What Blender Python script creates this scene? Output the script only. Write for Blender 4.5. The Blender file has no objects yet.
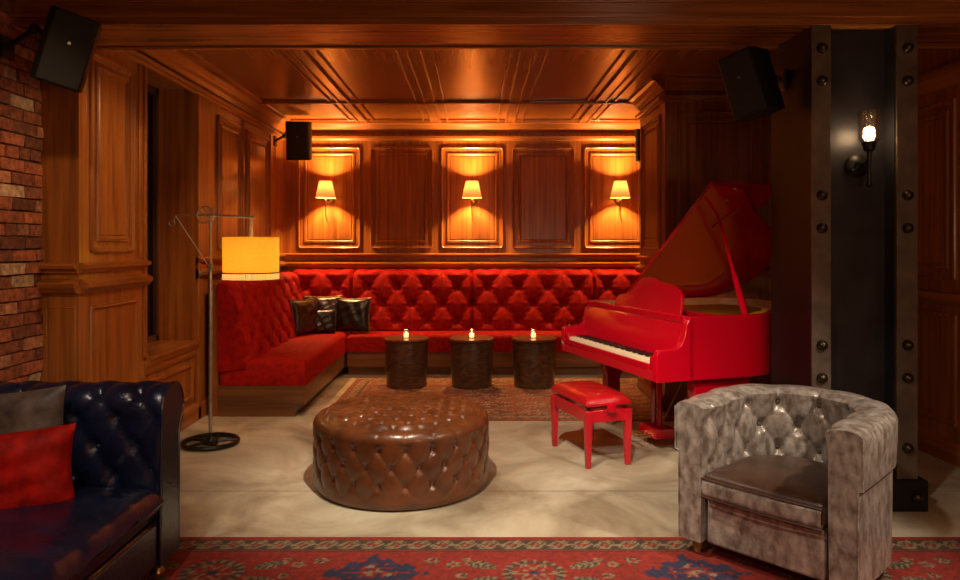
import bpy, bmesh, math, random
import numpy as np
from mathutils import Vector, Matrix
random.seed(7)
PI = math.pi
C = bpy.context.scene.collection
sin, cos = math.sin, math.cos

# ------------------------------------------------------------------ materials
def new_mat(name):
    m = bpy.data.materials.new(name); m.use_nodes = True
    nt = m.node_tree; b = nt.nodes['Principled BSDF']
    return m, nt, b

def setp(b, **k):
    for n, v in k.items():
        n = n.replace('_', ' ')
        if n in b.inputs:
            if n in ('Base Color', 'Emission Color', 'Sheen Tint', 'Specular Tint', 'Coat Tint') and len(v) == 3:
                v = (*v, 1)
            b.inputs[n].default_value = v

def simple(name, col, rough=.5, metal=0., noise=0., nscale=8., bump=0., bscale=60., **k):
    m, nt, b = new_mat(name)
    setp(b, Base_Color=col, Roughness=rough, Metallic=metal, **k)
    tc = nt.nodes.new('ShaderNodeTexCoord')
    if noise:
        n = nt.nodes.new('ShaderNodeTexNoise'); n.inputs['Scale'].default_value = nscale; n.inputs['Detail'].default_value = 6
        nt.links.new(tc.outputs['Object'], n.inputs['Vector'])
        r = nt.nodes.new('ShaderNodeValToRGB')
        r.color_ramp.elements[0].position = .3; r.color_ramp.elements[1].position = .7
        r.color_ramp.elements[0].color = (*[c*(1-noise) for c in col[:3]], 1)
        r.color_ramp.elements[1].color = (*[min(1, c*(1+noise)) for c in col[:3]], 1)
        nt.links.new(n.outputs['Fac'], r.inputs['Fac']); nt.links.new(r.outputs['Color'], b.inputs['Base Color'])
    if bump:
        n2 = nt.nodes.new('ShaderNodeTexNoise'); n2.inputs['Scale'].default_value = bscale; n2.inputs['Detail'].default_value = 4
        nt.links.new(tc.outputs['Object'], n2.inputs['Vector'])
        bp = nt.nodes.new('ShaderNodeBump'); bp.inputs['Strength'].default_value = bump; bp.inputs['Distance'].default_value = .01
        nt.links.new(n2.outputs['Fac'], bp.inputs['Height']); nt.links.new(bp.outputs['Normal'], b.inputs['Normal'])
    return m

def wood(name, axis, dark=(.20, .062, .012), light=(.42, .145, .028), rough=.34, coat=.3, bump=.07):
    m, nt, b = new_mat(name)
    tc = nt.nodes.new('ShaderNodeTexCoord'); mp = nt.nodes.new('ShaderNodeMapping')
    s = [16., 16., 16.]; s['xyz'.index(axis)] = .3 if 'ceiling' in name else .7
    mp.inputs['Scale'].default_value = s
    nt.links.new(tc.outputs['Object'], mp.inputs['Vector'])
    n = nt.nodes.new('ShaderNodeTexNoise'); n.inputs['Scale'].default_value = 1.6; n.inputs['Detail'].default_value = 7
    n.inputs['Distortion'].default_value = .1 if 'ceiling' in name else .45
    nt.links.new(mp.outputs['Vector'], n.inputs['Vector'])
    r = nt.nodes.new('ShaderNodeValToRGB')
    r.color_ramp.elements[0].position = .3; r.color_ramp.elements[1].position = .68
    r.color_ramp.elements[0].color = (*dark, 1); r.color_ramp.elements[1].color = (*light, 1)
    nt.links.new(n.outputs['Fac'], r.inputs['Fac']); nt.links.new(r.outputs['Color'], b.inputs['Base Color'])
    n2 = nt.nodes.new('ShaderNodeTexNoise'); n2.inputs['Scale'].default_value = 6; n2.inputs['Detail'].default_value = 3
    nt.links.new(mp.outputs['Vector'], n2.inputs['Vector'])
    bp = nt.nodes.new('ShaderNodeBump'); bp.inputs['Strength'].default_value = bump; bp.inputs['Distance'].default_value = .003
    nt.links.new(n2.outputs['Fac'], bp.inputs['Height']); nt.links.new(bp.outputs['Normal'], b.inputs['Normal'])
    setp(b, Roughness=rough, Coat_Weight=coat, Coat_Roughness=.22)
    return m

WZ = wood('panelling_wood_upright', 'z')
WX = wood('panelling_wood_level', 'x')
WY = wood('panelling_wood_deep', 'y')
WCEIL = wood('ceiling_wood', 'y', (.27, .088, .018), (.35, .12, .025), rough=.27, coat=.5, bump=.0)
WBEAM = wood('beam_wood', 'x', rough=.26, coat=.4)
WDARK = wood('dark_wood', 'z', (.05, .02, .008), (.13, .05, .02), .4)
WBASE = wood('plinth_wood', 'x', (.10, .04, .014), (.22, .09, .03), .4)
BRASS = simple('aged_brass', (.62, .40, .16), .28, 1.)
STEEL = simple('brushed_steel', (.42, .39, .35), .34, .8, noise=.15, nscale=20)
IRON = simple('dark_iron', (.03, .028, .026), .38, .7, noise=.3, nscale=12)
COLM = simple('painted_column_steel', (.03, .028, .033), .42, .4, noise=.35, nscale=5, bump=.08, bscale=30)
STRAP = simple('worn_strap_steel', (.13, .10, .075), .45, .4, noise=.3, nscale=9, bump=.1, bscale=40)
BLACK = simple('speaker_black', (.009, .009, .009), .5, Specular_IOR_Level=.25)
GRILL = simple('speaker_grille', (.012, .011, .010), .6, 0., bump=.5, bscale=500)
LACQ = simple('red_lacquer', (.40, .001, .010), .14, 0., Coat_Weight=.55, Coat_Roughness=.05, Specular_IOR_Level=.35)
LACQM = simple('red_lacquer_satin', (.42, .002, .011), .3, 0., Coat_Weight=.5, Coat_Roughness=.2)
IVORY = simple('ivory_keys', (.72, .60, .40), .3)
EBONY = simple('ebony_keys', (.01, .01, .01), .25)
GOLD = simple('gilded_plate', (1., .46, .03), .5, 0., noise=.2, nscale=10)
SOUND = simple('piano_inner_rim', (.30, .12, .04), .4, 0., noise=.2)
def velvet(name, col, rough=.55, sheen=1., tint=(1, .5, .4), noise=.35, nscale=9, **k):
    return simple(name, col, rough, 0., noise=noise, nscale=nscale, bump=.15, bscale=120,
                  Sheen_Weight=sheen, Sheen_Roughness=.3, Sheen_Tint=tint, **k)
REDV = velvet('red_velvet', (.32, .006, .003), .7, .03, (1, .12, .06), .3, 22, Specular_IOR_Level=.12)
REDP = velvet('red_pillow_velvet', (.36, .008, .004), .6, .04, (1, .15, .08), .5, 14, Specular_IOR_Level=.15)
REDS = simple('red_stool_leather', (.36, .006, .008), .3, Coat_Weight=.4, bump=.1, bscale=80)
GREYP = velvet('grey_fur_fabric', (.10, .072, .055), .5, .3, (.8, .7, .6), .7, 12)
def crushed():
    m, nt, b = new_mat('crushed_silver_velvet')
    tc = nt.nodes.new('ShaderNodeTexCoord'); mp = nt.nodes.new('ShaderNodeMapping'); mp.inputs['Scale'].default_value = (1, 1, .6)
    nt.links.new(tc.outputs['Object'], mp.inputs['Vector'])
    n = nt.nodes.new('ShaderNodeTexNoise'); n.inputs['Scale'].default_value = 26; n.inputs['Detail'].default_value = 9; n.inputs['Distortion'].default_value = .25
    nt.links.new(mp.outputs['Vector'], n.inputs['Vector'])
    r = nt.nodes.new('ShaderNodeValToRGB'); e = r.color_ramp.elements
    e[0].position = .34; e[0].color = (.17, .13, .105, 1); e[1].position = .72; e[1].color = (.50, .45, .40, 1)
    x = e.new(.5); x.color = (.31, .27, .235, 1)
    nt.links.new(n.outputs['Fac'], r.inputs['Fac']); nt.links.new(r.outputs['Color'], b.inputs['Base Color'])
    n2 = nt.nodes.new('ShaderNodeTexNoise'); n2.inputs['Scale'].default_value = 45; n2.inputs['Detail'].default_value = 5
    nt.links.new(tc.outputs['Object'], n2.inputs['Vector'])
    bp = nt.nodes.new('ShaderNodeBump'); bp.inputs['Strength'].default_value = .3; bp.inputs['Distance'].default_value = .012
    nt.links.new(n2.outputs['Fac'], bp.inputs['Height']); nt.links.new(bp.outputs['Normal'], b.inputs['Normal'])
    setp(b, Roughness=.29, Metallic=.22, Sheen_Weight=.2, Sheen_Roughness=.3, Sheen_Tint=(.8, .75, .7))
    return m
SILV = crushed()
def seatvelvet():
    return velvet('bronze_seat_velvet', (.055, .026, .016), .34, .35, (.9, .7, .6), .5, 8)
SEATV = seatvelvet()
def leather(name, col, rough, noise=.3, coat=.3):
    m = simple(name, col, rough, 0., noise=noise, nscale=6, bump=.22, bscale=55, Coat_Weight=coat, Coat_Roughness=.2)
    return m
NAVY = leather('navy_leather', (.007, .011, .036), .3, .4, .3)
BRNL = leather('brown_leather', (.12, .036, .011), .34, .4, .3)
BUTN = simple('leather_button', (.20, .07, .03), .2, Coat_Weight=.6)
BUTNAVY = simple('navy_button', (.01, .02, .07), .18, Coat_Weight=.8)
BUTRED = simple('red_button', (.20, .006, .004), .4)
BUTSIL = simple('velvet_button', (.16, .12, .10), .3, .3)
DBL = leather('dark_cushion_leather', (.035, .016, .010), .3)
BLKL = leather('black_cushion_leather', (.010, .009, .009), .3)
BRONZ = simple('bronze_trim_fabric', (.22, .11, .05), .32, .5, noise=.4, nscale=30)
def emis(name, col, strength, rough=.8, base=None):
    m, nt, b = new_mat(name)
    setp(b, Base_Color=base or col, Roughness=rough, Emission_Color=col, Emission_Strength=strength)
    return m
FLAME = emis('candle_flame', (1., .66, .30), 8.)
BULB = emis('filament_bulb', (1., .66, .32), 12.)
WAX = emis('candle_wax', (1., .55, .22), 2.6, base=(.9, .8, .6))
def shade_mat(name, outer, through, scale=120):
    """fabric lit from inside by its own lamp"""
    m, nt, b = new_mat(name)
    out = nt.nodes['Material Output']; nt.nodes.remove(b)
    tc = nt.nodes.new('ShaderNodeTexCoord')
    n = nt.nodes.new('ShaderNodeTexNoise'); n.inputs['Scale'].default_value = scale; n.inputs['Detail'].default_value = 2
    nt.links.new(tc.outputs['Object'], n.inputs['Vector'])
    mr = nt.nodes.new('ShaderNodeMapRange'); mr.inputs['To Min'].default_value = .7; mr.inputs['To Max'].default_value = 1.3
    nt.links.new(n.outputs['Fac'], mr.inputs['Value'])
    vm = nt.nodes.new('ShaderNodeVectorMath'); vm.operation = 'SCALE'; vm.inputs[0].default_value = through
    nt.links.new(mr.outputs['Result'], vm.inputs['Scale'])
    di = nt.nodes.new('ShaderNodeBsdfDiffuse'); di.inputs['Color'].default_value = (*outer, 1)
    tl = nt.nodes.new('ShaderNodeBsdfTranslucent'); nt.links.new(vm.outputs['Vector'], tl.inputs['Color'])
    ad = nt.nodes.new('ShaderNodeAddShader')
    nt.links.new(di.outputs[0], ad.inputs[0]); nt.links.new(tl.outputs[0], ad.inputs[1]); nt.links.new(ad.outputs[0], out.inputs[0])
    return m
SHADE = shade_mat('linen_drum_shade', (.40, .22, .06), (.62, .52, .17))
SHADE2 = shade_mat('pleated_shade_band', (.5, .34, .16), (.40, .26, .11))
SCSH = shade_mat('small_pleated_shade', (.35, .16, .07), (.013, .0075, .0032))
def glass(name, rough=.02, col=(1, .97, .93)):
    m, nt, b = new_mat(name)
    # thin-walled glass: clear straight through, reflecting towards the edges
    out = nt.nodes['Material Output']; nt.nodes.remove(b)
    tr = nt.nodes.new('ShaderNodeBsdfTransparent'); tr.inputs[0].default_value = (*col, 1)
    gl = nt.nodes.new('ShaderNodeBsdfGlossy'); gl.inputs['Roughness'].default_value = .04
    lw = nt.nodes.new('ShaderNodeLayerWeight'); lw.inputs['Blend'].default_value = .5
    mr = nt.nodes.new('ShaderNodeMapRange'); mr.inputs['To Min'].default_value = .06; mr.inputs['To Max'].default_value = .75
    mx = nt.nodes.new('ShaderNodeMixShader')
    nt.links.new(lw.outputs['Facing'], mr.inputs['Value']); nt.links.new(mr.outputs['Result'], mx.inputs[0])
    nt.links.new(tr.outputs[0], mx.inputs[1]); nt.links.new(gl.outputs[0], mx.inputs[2]); nt.links.new(mx.outputs[0], out.inputs[0])
    return m
GLASS = glass('clear_glass')
WGLASS = simple('night_window_glass', (.002, .002, .003), .12)

def concrete():
    m, nt, b = new_mat('polished_concrete')
    tc = nt.nodes.new('ShaderNodeTexCoord')
    n = nt.nodes.new('ShaderNodeTexNoise'); n.inputs['Scale'].default_value = 1.3; n.inputs['Detail'].default_value = 9; n.inputs['Roughness'].default_value = .62; n.inputs['Distortion'].default_value = .7
    nt.links.new(tc.outputs['Object'], n.inputs['Vector'])
    r = nt.nodes.new('ShaderNodeValToRGB'); e = r.color_ramp.elements
    e[0].position = .34; e[0].color = (.22, .165, .105, 1); e[1].position = .66; e[1].color = (.62, .56, .42, 1)
    x = e.new(.5); x.color = (.44, .37, .26, 1)
    nt.links.new(n.outputs['Fac'], r.inputs['Fac'])
    # saw-cut joints
    br = nt.nodes.new('ShaderNodeTexBrick'); br.offset = 0
    br.inputs['Scale'].default_value = 1; br.inputs['Brick Width'].default_value = 60; br.inputs['Row Height'].default_value = 1.9
    br.inputs['Mortar Size'].default_value = .006; br.inputs['Mortar'].default_value = (.45, .45, .45, 1)
    br.inputs['Color1'].default_value = (1, 1, 1, 1); br.inputs['Color2'].default_value = (1, 1, 1, 1)
    mp = nt.nodes.new('ShaderNodeMapping'); mp.inputs['Location'].default_value = (30.6, -.45, 0)
    nt.links.new(tc.outputs['Object'], mp.inputs['Vector']); nt.links.new(mp.outputs['Vector'], br.inputs['Vector'])
    mx = nt.nodes.new('ShaderNodeMix'); mx.data_type = 'RGBA'; mx.blend_type = 'MULTIPLY'; mx.inputs[0].default_value = 1
    nt.links.new(r.outputs['Color'], mx.inputs[6]); nt.links.new(br.outputs['Color'], mx.inputs[7])
    nt.links.new(mx.outputs[2], b.inputs['Base Color'])
    rr = nt.nodes.new('ShaderNodeMapRange'); rr.inputs['To Min'].default_value = .35; rr.inputs['To Max'].default_value = .65
    nt.links.new(n.outputs['Fac'], rr.inputs['Value']); nt.links.new(rr.outputs['Result'], b.inputs['Roughness'])
    bp = nt.nodes.new('ShaderNodeBump'); bp.inputs['Strength'].default_value = .15; bp.inputs['Distance'].default_value = .01
    nt.links.new(n.outputs['Fac'], bp.inputs['Height']); nt.links.new(bp.outputs['Normal'], b.inputs['Normal'])
    return m
CONC = concrete()

def attr_mat(name, rough, bump=.6, bscale=260, mix=.25, nsc=40):
    m, nt, b = new_mat(name)
    a = nt.nodes.new('ShaderNodeAttribute'); a.attribute_name = 'Col'
    tc = nt.nodes.new('ShaderNodeTexCoord')
    n = nt.nodes.new('ShaderNodeTexNoise'); n.inputs['Scale'].default_value = nsc; n.inputs['Detail'].default_value = 8
    nt.links.new(tc.outputs['Object'], n.inputs['Vector'])
    mr = nt.nodes.new('ShaderNodeMapRange'); mr.inputs['From Min'].default_value = .3; mr.inputs['From Max'].default_value = .7
    mr.inputs['To Min'].default_value = 1-mix; mr.inputs['To Max'].default_value = 1+mix
    nt.links.new(n.outputs['Fac'], mr.inputs['Value'])
    mx = nt.nodes.new('ShaderNodeVectorMath'); mx.operation = 'SCALE'
    nt.links.new(a.outputs['Color'], mx.inputs[0]); nt.links.new(mr.outputs['Result'], mx.inputs['Scale'])
    nt.links.new(mx.outputs['Vector'], b.inputs['Base Color'])
    n2 = nt.nodes.new('ShaderNodeTexNoise'); n2.inputs['Scale'].default_value = bscale
    nt.links.new(tc.outputs['Object'], n2.inputs['Vector'])
    bp = nt.nodes.new('ShaderNodeBump'); bp.inputs['Strength'].default_value = bump; bp.inputs['Distance'].default_value = .006
    nt.links.new(n2.outputs['Fac'], bp.inputs['Height']); nt.links.new(bp.outputs['Normal'], b.inputs['Normal'])
    setp(b, Roughness=rough)
    return m
RUGM = attr_mat('woven_rug_wool', .95)
BRICKM = attr_mat('old_brick', .85, .9, 60, .5, 28)

def weave():
    m, nt, b = new_mat('woven_strip_wood')
    tc = nt.nodes.new('ShaderNodeTexCoord')
    sp = nt.nodes.new('ShaderNodeSeparateXYZ'); nt.links.new(tc.outputs['Object'], sp.inputs[0])
    at = nt.nodes.new('ShaderNodeMath'); at.operation = 'ARCTAN2'
    nt.links.new(sp.outputs['Y'], at.inputs[0]); nt.links.new(sp.outputs['X'], at.inputs[1])
    cb = nt.nodes.new('ShaderNodeCombineXYZ'); nt.links.new(at.outputs[0], cb.inputs['X']); nt.links.new(sp.outputs['Z'], cb.inputs['Y'])
    br = nt.nodes.new('ShaderNodeTexBrick'); br.inputs['Scale'].default_value = 1
    br.inputs['Brick Width'].default_value = .196; br.inputs['Row Height'].default_value = .022; br.inputs['Mortar Size'].default_value = .0022
    br.inputs['Color1'].default_value = (.14, .06, .022, 1); br.inputs['Color2'].default_value = (.055, .022, .009, 1); br.inputs['Mortar'].default_value = (.008, .004, .002, 1)
    br.offset = .5
    nt.links.new(cb.outputs[0], br.inputs['Vector']); nt.links.new(br.outputs['Color'], b.inputs['Base Color'])
    bp = nt.nodes.new('ShaderNodeBump'); bp.invert = True; bp.inputs['Strength'].default_value = .6; bp.inputs['Distance'].default_value = .01
    nt.links.new(br.outputs['Fac'], bp.inputs['Height']); nt.links.new(bp.outputs['Normal'], b.inputs['Normal'])
    setp(b, Roughness=.3, Coat_Weight=.4, Coat_Roughness=.15)
    return m
WEAVE = weave()

# ------------------------------------------------------------------ mesh helpers
class MB:
    def __init__(s): s.v = []; s.f = []
    def add(s, vs, fs):
        o = len(s.v); s.v += [tuple(p) for p in vs]; s.f += [tuple(i+o for i in f) for f in fs]; return s
    def box(s, x0, x1, y0, y1, z0, z1, M=None):
        vs = [(x, y, z) for z in (z0, z1) for y in (y0, y1) for x in (x0, x1)]
        if M is not None: vs = [M @ Vector(p) for p in vs]
        return s.add(vs, [(0, 2, 3, 1), (4, 5, 7, 6), (0, 1, 5, 4), (2, 6, 7, 3), (0, 4, 6, 2), (1, 3, 7, 5)])
    def tube(s, pts, r, n=10, closed=False, cap=True):
        pts = [Vector(p) for p in pts]; rs = r if isinstance(r, (list, tuple)) else [r]*len(pts)
        rings = []; N = len(pts); up = None
        for i, p in enumerate(pts):
            a = pts[(i-1) % N] if (closed or i) else p; b = pts[(i+1) % N] if (closed or i < N-1) else p
            t = (b-a).normalized()
            if up is None:
                up = Vector((0, 0, 1)) if abs(t.z) < .9 else Vector((1, 0, 0))
            x = t.cross(up).normalized(); y = x.cross(t).normalized(); up = y
            rings.append([p + (x*cos(2*PI*k/n) + y*sin(2*PI*k/n))*rs[i] for k in range(n)])
        vs = [q for g in rings for q in g]; fs = []
        for i in range(N if closed else N-1):
            j = (i+1) % N
            for k in range(n): fs.append((i*n+k, i*n+(k+1) % n, j*n+(k+1) % n, j*n+k))
        if cap and not closed:
            fs.append(tuple(range(n))[::-1]); fs.append(tuple((N-1)*n+k for k in range(n)))
        return s.add(vs, fs)
    def lathe(s, prof, n=32, c=(0, 0, 0), M=None, closed=False):
        vs = []; fs = []; K = len(prof)
        for (r, z) in prof:
            for k in range(n):
                a = 2*PI*k/n; p = Vector((r*cos(a), r*sin(a), z))
                if M is not None: p = M @ p
                vs.append(p + Vector(c))
        for i in range(K if closed else K-1):
            j = (i+1) % K
            for k in range(n): fs.append((i*n+k, i*n+(k+1) % n, j*n+(k+1) % n, j*n+k))
        if not closed:
            if prof[0][0] > 1e-5: fs.append(tuple(range(n))[::-1])
            if prof[-1][0] > 1e-5: fs.append(tuple((K-1)*n+k for k in range(n)))
        return s.add(vs, fs)
    def prism(s, poly, fn, a, b):
        """poly: 2D points; fn(u,v,t)->xyz; extruded from t=a to t=b"""
        n = len(poly)
        vs = [fn(u, v, a) for u, v in poly] + [fn(u, v, b) for u, v in poly]
        fs = [(i, (i+1) % n, n+(i+1) % n, n+i) for i in range(n)] + [tuple(range(n))[::-1], tuple(range(n, 2*n))]
        return s.add(vs, fs)
    def grid(s, fn, nu, nv, wu=False, wv=False):
        vs = [fn(i/(nu if wu else nu-1), j/(nv if wv else nv-1)) for i in range(nu) for j in range(nv)]
        fs = []
        for i in range(nu if wu else nu-1):
            for j in range(nv if wv else nv-1):
                i2 = (i+1) % nu; j2 = (j+1) % nv
                fs.append((i*nv+j, i2*nv+j, i2*nv+j2, i*nv+j2))
        return s.add(vs, fs)
    def ball(s, c, r, n=12, sz=1., M=None):
        pr = [(max(1e-6, r*sin(PI*k/n)), -r*sz*cos(PI*k/n)) for k in range(n+1)]
        return s.lathe(pr, n+4, c, M)
    def build(s, name, mat, parent=None, smooth=30, bevel=0., seg=2, loc=None, sub=0):
        me = bpy.data.meshes.new(name); me.from_pydata(s.v, [], s.f)
        bm = bmesh.new(); bm.from_mesh(me); bmesh.ops.remove_doubles(bm, verts=bm.verts, dist=1e-6)
        bmesh.ops.recalc_face_normals(bm, faces=bm.faces); bm.to_mesh(me); bm.free()
        me.materials.append(mat)
        o = bpy.data.objects.new(name, me); C.objects.link(o)
        if parent is not None: o.parent = parent
        if loc is not None: o.location = loc
        if bevel:
            md = o.modifiers.new('edge', 'BEVEL'); md.width = bevel; md.segments = seg; md.limit_method = 'ANGLE'; md.angle_limit = math.radians(40)
        if sub:
            md = o.modifiers.new('soft', 'SUBSURF'); md.levels = sub; md.render_levels = sub
        if smooth:
            me.shade_smooth() if hasattr(me, 'shade_smooth') else None
            try: me.set_sharp_from_angle(angle=math.radians(smooth))
            except Exception: pass
        return o

def thing(name, label, cat, loc=(0, 0, 0), rz=0., group=None):
    o = bpy.data.objects.new(name, None); C.objects.link(o); o.empty_display_size = .1
    o.location = loc; o.rotation_euler = (0, 0, rz); o['label'] = label; o['category'] = cat
    if group: o['group'] = group
    return o
def tag(o, label, cat, group=None):
    o['label'] = label; o['category'] = cat
    if group: o['group'] = group
    return o
def struct(name, mb, m, **k):
    o = mb.build(name, m, **k); o['kind'] = 'structure'; return o
def dup(root, loc, rz, label, group=None):
    def rec(o, par):
        c = o.copy(); C.objects.link(c)
        if par is not None: c.parent = par
        for ch in list(o.children): rec(ch, c)
        return c
    r = rec(root, None); r.location = loc; r.rotation_euler = (0, 0, rz); r['label'] = label
    if group: r['group'] = group
    return r
def part_copy(src, parent, M):
    c = src.copy(); C.objects.link(c); c.parent = parent; c.matrix_local = M; return c

def rring(a0, a1, b0, b1, r, k=6):
    out = []
    for (ca, cb, st) in ((a1-r, b1-r, 0), (a0+r, b1-r, PI/2), (a0+r, b0+r, PI), (a1-r, b0+r, 1.5*PI)):
        for i in range(k+1):
            t = st + i*PI/2/k; out.append((ca+r*cos(t), cb+r*sin(t)))
    return out
def moulding_ring(mb, fn, a0, a1, b0, b1, r, prof):
    """prof: list of (inset, height)"""
    loops = []
    for (o, h) in prof:
        loops.append([fn(a, b, h) for a, b in rring(a0+o, a1-o, b0+o, b1-o, max(r-o, .0005))])
    n = len(loops[0]); vs = [p for l in loops for p in l]; fs = []
    for i in range(len(loops)-1):
        for k in range(n): fs.append((i*n+k, i*n+(k+1) % n, (i+1)*n+(k+1) % n, (i+1)*n+k))
    mb.add(vs, fs)
OUTER = [(0, 0), (0, .012), (.004, .02), (.014, .024), (.022, .018), (.026, .010), (.045, .008), (.045, 0)]
INNER = [(0, 0), (.0, .006), (.006, .014), (.014, .012), (.02, .016), (.03, .010), (.034, 0)]
def panel(mb, fn, a0, a1, b0, b1, r=0.03):
    moulding_ring(mb, fn, a0, a1, b0, b1, r, OUTER)
    d = .075
    moulding_ring(mb, fn, a0+d, a1-d, b0+d, b1-d, .002, INNER)
    # raised field
    moulding_ring(mb, fn, a0+d+.04, a1-d-.04, b0+d+.04, b1-d-.04, .002, [(0, 0), (.006, .006), ((a1-a0)/2-d-.045, .006)])

def tuft(x, y, sx, sy, depth=1., star=0.):
    a = (x/sx + y/sy)/2; b = (x/sx - y/sy)/2
    p = abs(sin(PI*a)); q = abs(sin(PI*b))
    cr = (p*q)**.38; d = min(1., math.hypot(p, q)*1.25)
    h = .45*cr + .55*d**.8
    if star:
        i = round((a+b)); j = round((a-b)); ax_, ay_ = (round(a)+round(b))*sx, (round(a)-round(b))*sy
        dx, dy = x-ax_, y-ay_; rr = math.hypot(dx, dy)/sx
        h += star*cos(8*math.atan2(dy, dx))*min(1, rr*3)*math.exp(-(rr/.55)**2)
    return h*depth
def smooth01(t):
    t = max(0., min(1., t)); return t*t*(3-2*t)

# ------------------------------------------------------------------ room shell
XL, XB, XR = -2.4, -2.62, 3.26         # left wall, brick wall, right wall
YB, H = 8.65, 3.0
struct('floor', MB().box(-3.2, 3.6, -1.4, 9.0, -.1, 0), CONC, smooth=0)
struct('ceiling', MB().box(-3.2, 3.6, -1.4, 9.0, H, H+.1), WCEIL, smooth=0)
struct('wall_back', MB().box(-2.8, 3.6, YB, YB+.15, 0, H), WZ, smooth=0)
struct('wall_front', MB().box(-3.0, 3.6, -1.4, -1.25, 0, H), WZ, smooth=0)
mb = MB().box(XR, XR+.15, -1.25, 6.29, 0, H)
struct('wall_right', mb, WZ, smooth=0)
mb = MB().box(-2.75, XL, 4.22, 5.06, 0, H).box(-2.9, XL, 5.96, YB, 0, H).box(-2.9, XL, 5.06, 5.96, 0, .62).box(-2.9, XL, 5.06, 5.96, 2.82, H)
struct('wall_left', mb, WZ, smooth=0)
# projecting pier at the right of the alcove, alcove side wall behind it
struct('wall_pier', MB().box(1.69, XR+.1, 6.29, 7.25, 0, H), WZ, smooth=0)
struct('wall_alcove', MB().box(2.42, 2.6, 7.25, YB, 0, H), WZ, smooth=0)
# brick wall: individual bricks in relief
bv = []; bf = []; bc = []
def brick_wall():
    g = MB(); cols = []
    g.box(XB-.2, XB-.014, -1.25, 4.22, 0, H); cols += [(.10, .055, .035)]*8
    row = 0; z = 0.
    while z < H:
        y = -1.25 - (.11 if row % 2 else 0)
        while y < 4.22:
            L = .212 if row % 6 != 3 else .105
            y0 = max(-1.25, y+.006); y1 = min(4.219, y+L-.006)
            if y1 - y0 > .02:
                px = random.uniform(-.006, .010); k = random.random()
                if k < .55: c = (.30, .085, .035)
                elif k < .8: c = (.20, .06, .03)
                elif k < .93: c = (.36, .15, .075)
                else: c = (.42, .27, .17)
                f = random.uniform(.6, 1.25); c = tuple(q*f for q in c)
                j = lambda: random.uniform(-.004, .004)
                x1 = XB+px; z0 = z+.005; z1 = min(H, z+.068)
                vs = [(x1+j(), y0+j(), z0+j()), (x1+j(), y1+j(), z0+j()), (x1+j(), y1+j(), z1+j()), (x1+j(), y0+j(), z1+j())]
                e = .006; xb = XB-.02
                vb = [(xb, y0-e*.3, z0-e*.3), (xb, y1+e*.3, z0-e*.3), (xb, y1+e*.3, z1+e*.3), (xb, y0-e*.3, z1+e*.3)]
                g.add(vs+vb, [(0, 1, 2, 3), (0, 4, 5, 1), (1, 5, 6, 2), (2, 6, 7, 3), (3, 7, 4, 0)]); cols += [c]*8
            y += L
        z += .0735; row += 1
    me = bpy.data.meshes.new('wall_brick'); me.from_pydata(g.v, [], g.f)
    at = me.color_attributes.new('Col', 'FLOAT_COLOR', 'POINT')
    at.data.foreach_set('color', np.array([(*c, 1) for c in cols], dtype=np.float32).ravel())
    me.materials.append(BRICKM); me.update()
    o = bpy.data.objects.new('wall_brick', me); C.objects.link(o); o['kind'] = 'structure'
brick_wall()

# mappers: (a,b,h) -> xyz ; a horizontal, b height, h outward
fB = lambda y: (lambda a, b, h: (a, y-h, b))         # faces -Y
fL = lambda x: (lambda a, b, h: (x+h, a, b))         # faces +X
fR = lambda x: (lambda a, b, h: (x-h, a, b))         # faces -X
nt_ = [0]
def trim(mb, m, **k):
    nt_[0] += 1; k.setdefault('smooth', 14)
    return struct('trim_%d' % nt_[0], mb, m, **k)
PB, PT = 1.44, 2.70
mb = MB()
PC = [-1.822, -.93, -.06, .82, 1.705]
for c in PC: panel(mb, fB(YB), c-.39, c+.39, PB, PT, .05)
trim(mb, WZ)
mb = MB()
for c in PC: panel(mb, fB(YB), c-.39, c+.39, .3, 1.10, .03)
trim(mb, WZ)
mb = MB()   # left wall and left pier panels
panel(mb, fL(XL), 6.46, 7.12, PB, PT, .03); panel(mb, fL(XL), 7.26, 8.04, PB, PT, .03)
panel(mb, fL(XL), 4.33, 4.88, PB, PT, .04)
moulding_ring(mb, fL(XL), 4.33, 4.94, .22, 1.12, .03, INNER)
moulding_ring(mb, fL(XL), 5.16, 5.90, .2, .50, .005, INNER)
moulding_ring(mb, fB(4.22), -2.60, -2.42, .2, 1.12, .005, [(0, 0), (.004, .004), (.01, 0)])
trim(mb, WZ)
mb = MB()   # alcove pier panels
panel(mb, fB(6.29), 1.80, 2.56, PB, PT, .03); panel(mb, fB(6.29), 2.68, 3.2, PB, PT, .03)
panel(mb, fB(6.29), 1.80, 2.56, .25, 1.10, .03)
panel(mb, fR(1.69), 6.42, 7.12, PB, PT, .03); panel(mb, fR(1.69), 6.42, 7.12, .25, 1.10, .03)
trim(mb, WZ)
mb = MB()   # right wall panels
for y0 in (1.2, 2.1, 3.0, 3.9, 4.75, 5.45):
    w = .72 if y0 < 5 else .68
    panel(mb, fR(XR), y0, y0+w, 1.25, 2.5, .02)
    moulding_ring(mb, fR(XR), y0, y0+w, .25, 1.02, .02, INNER)
trim(mb, WZ)
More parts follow.
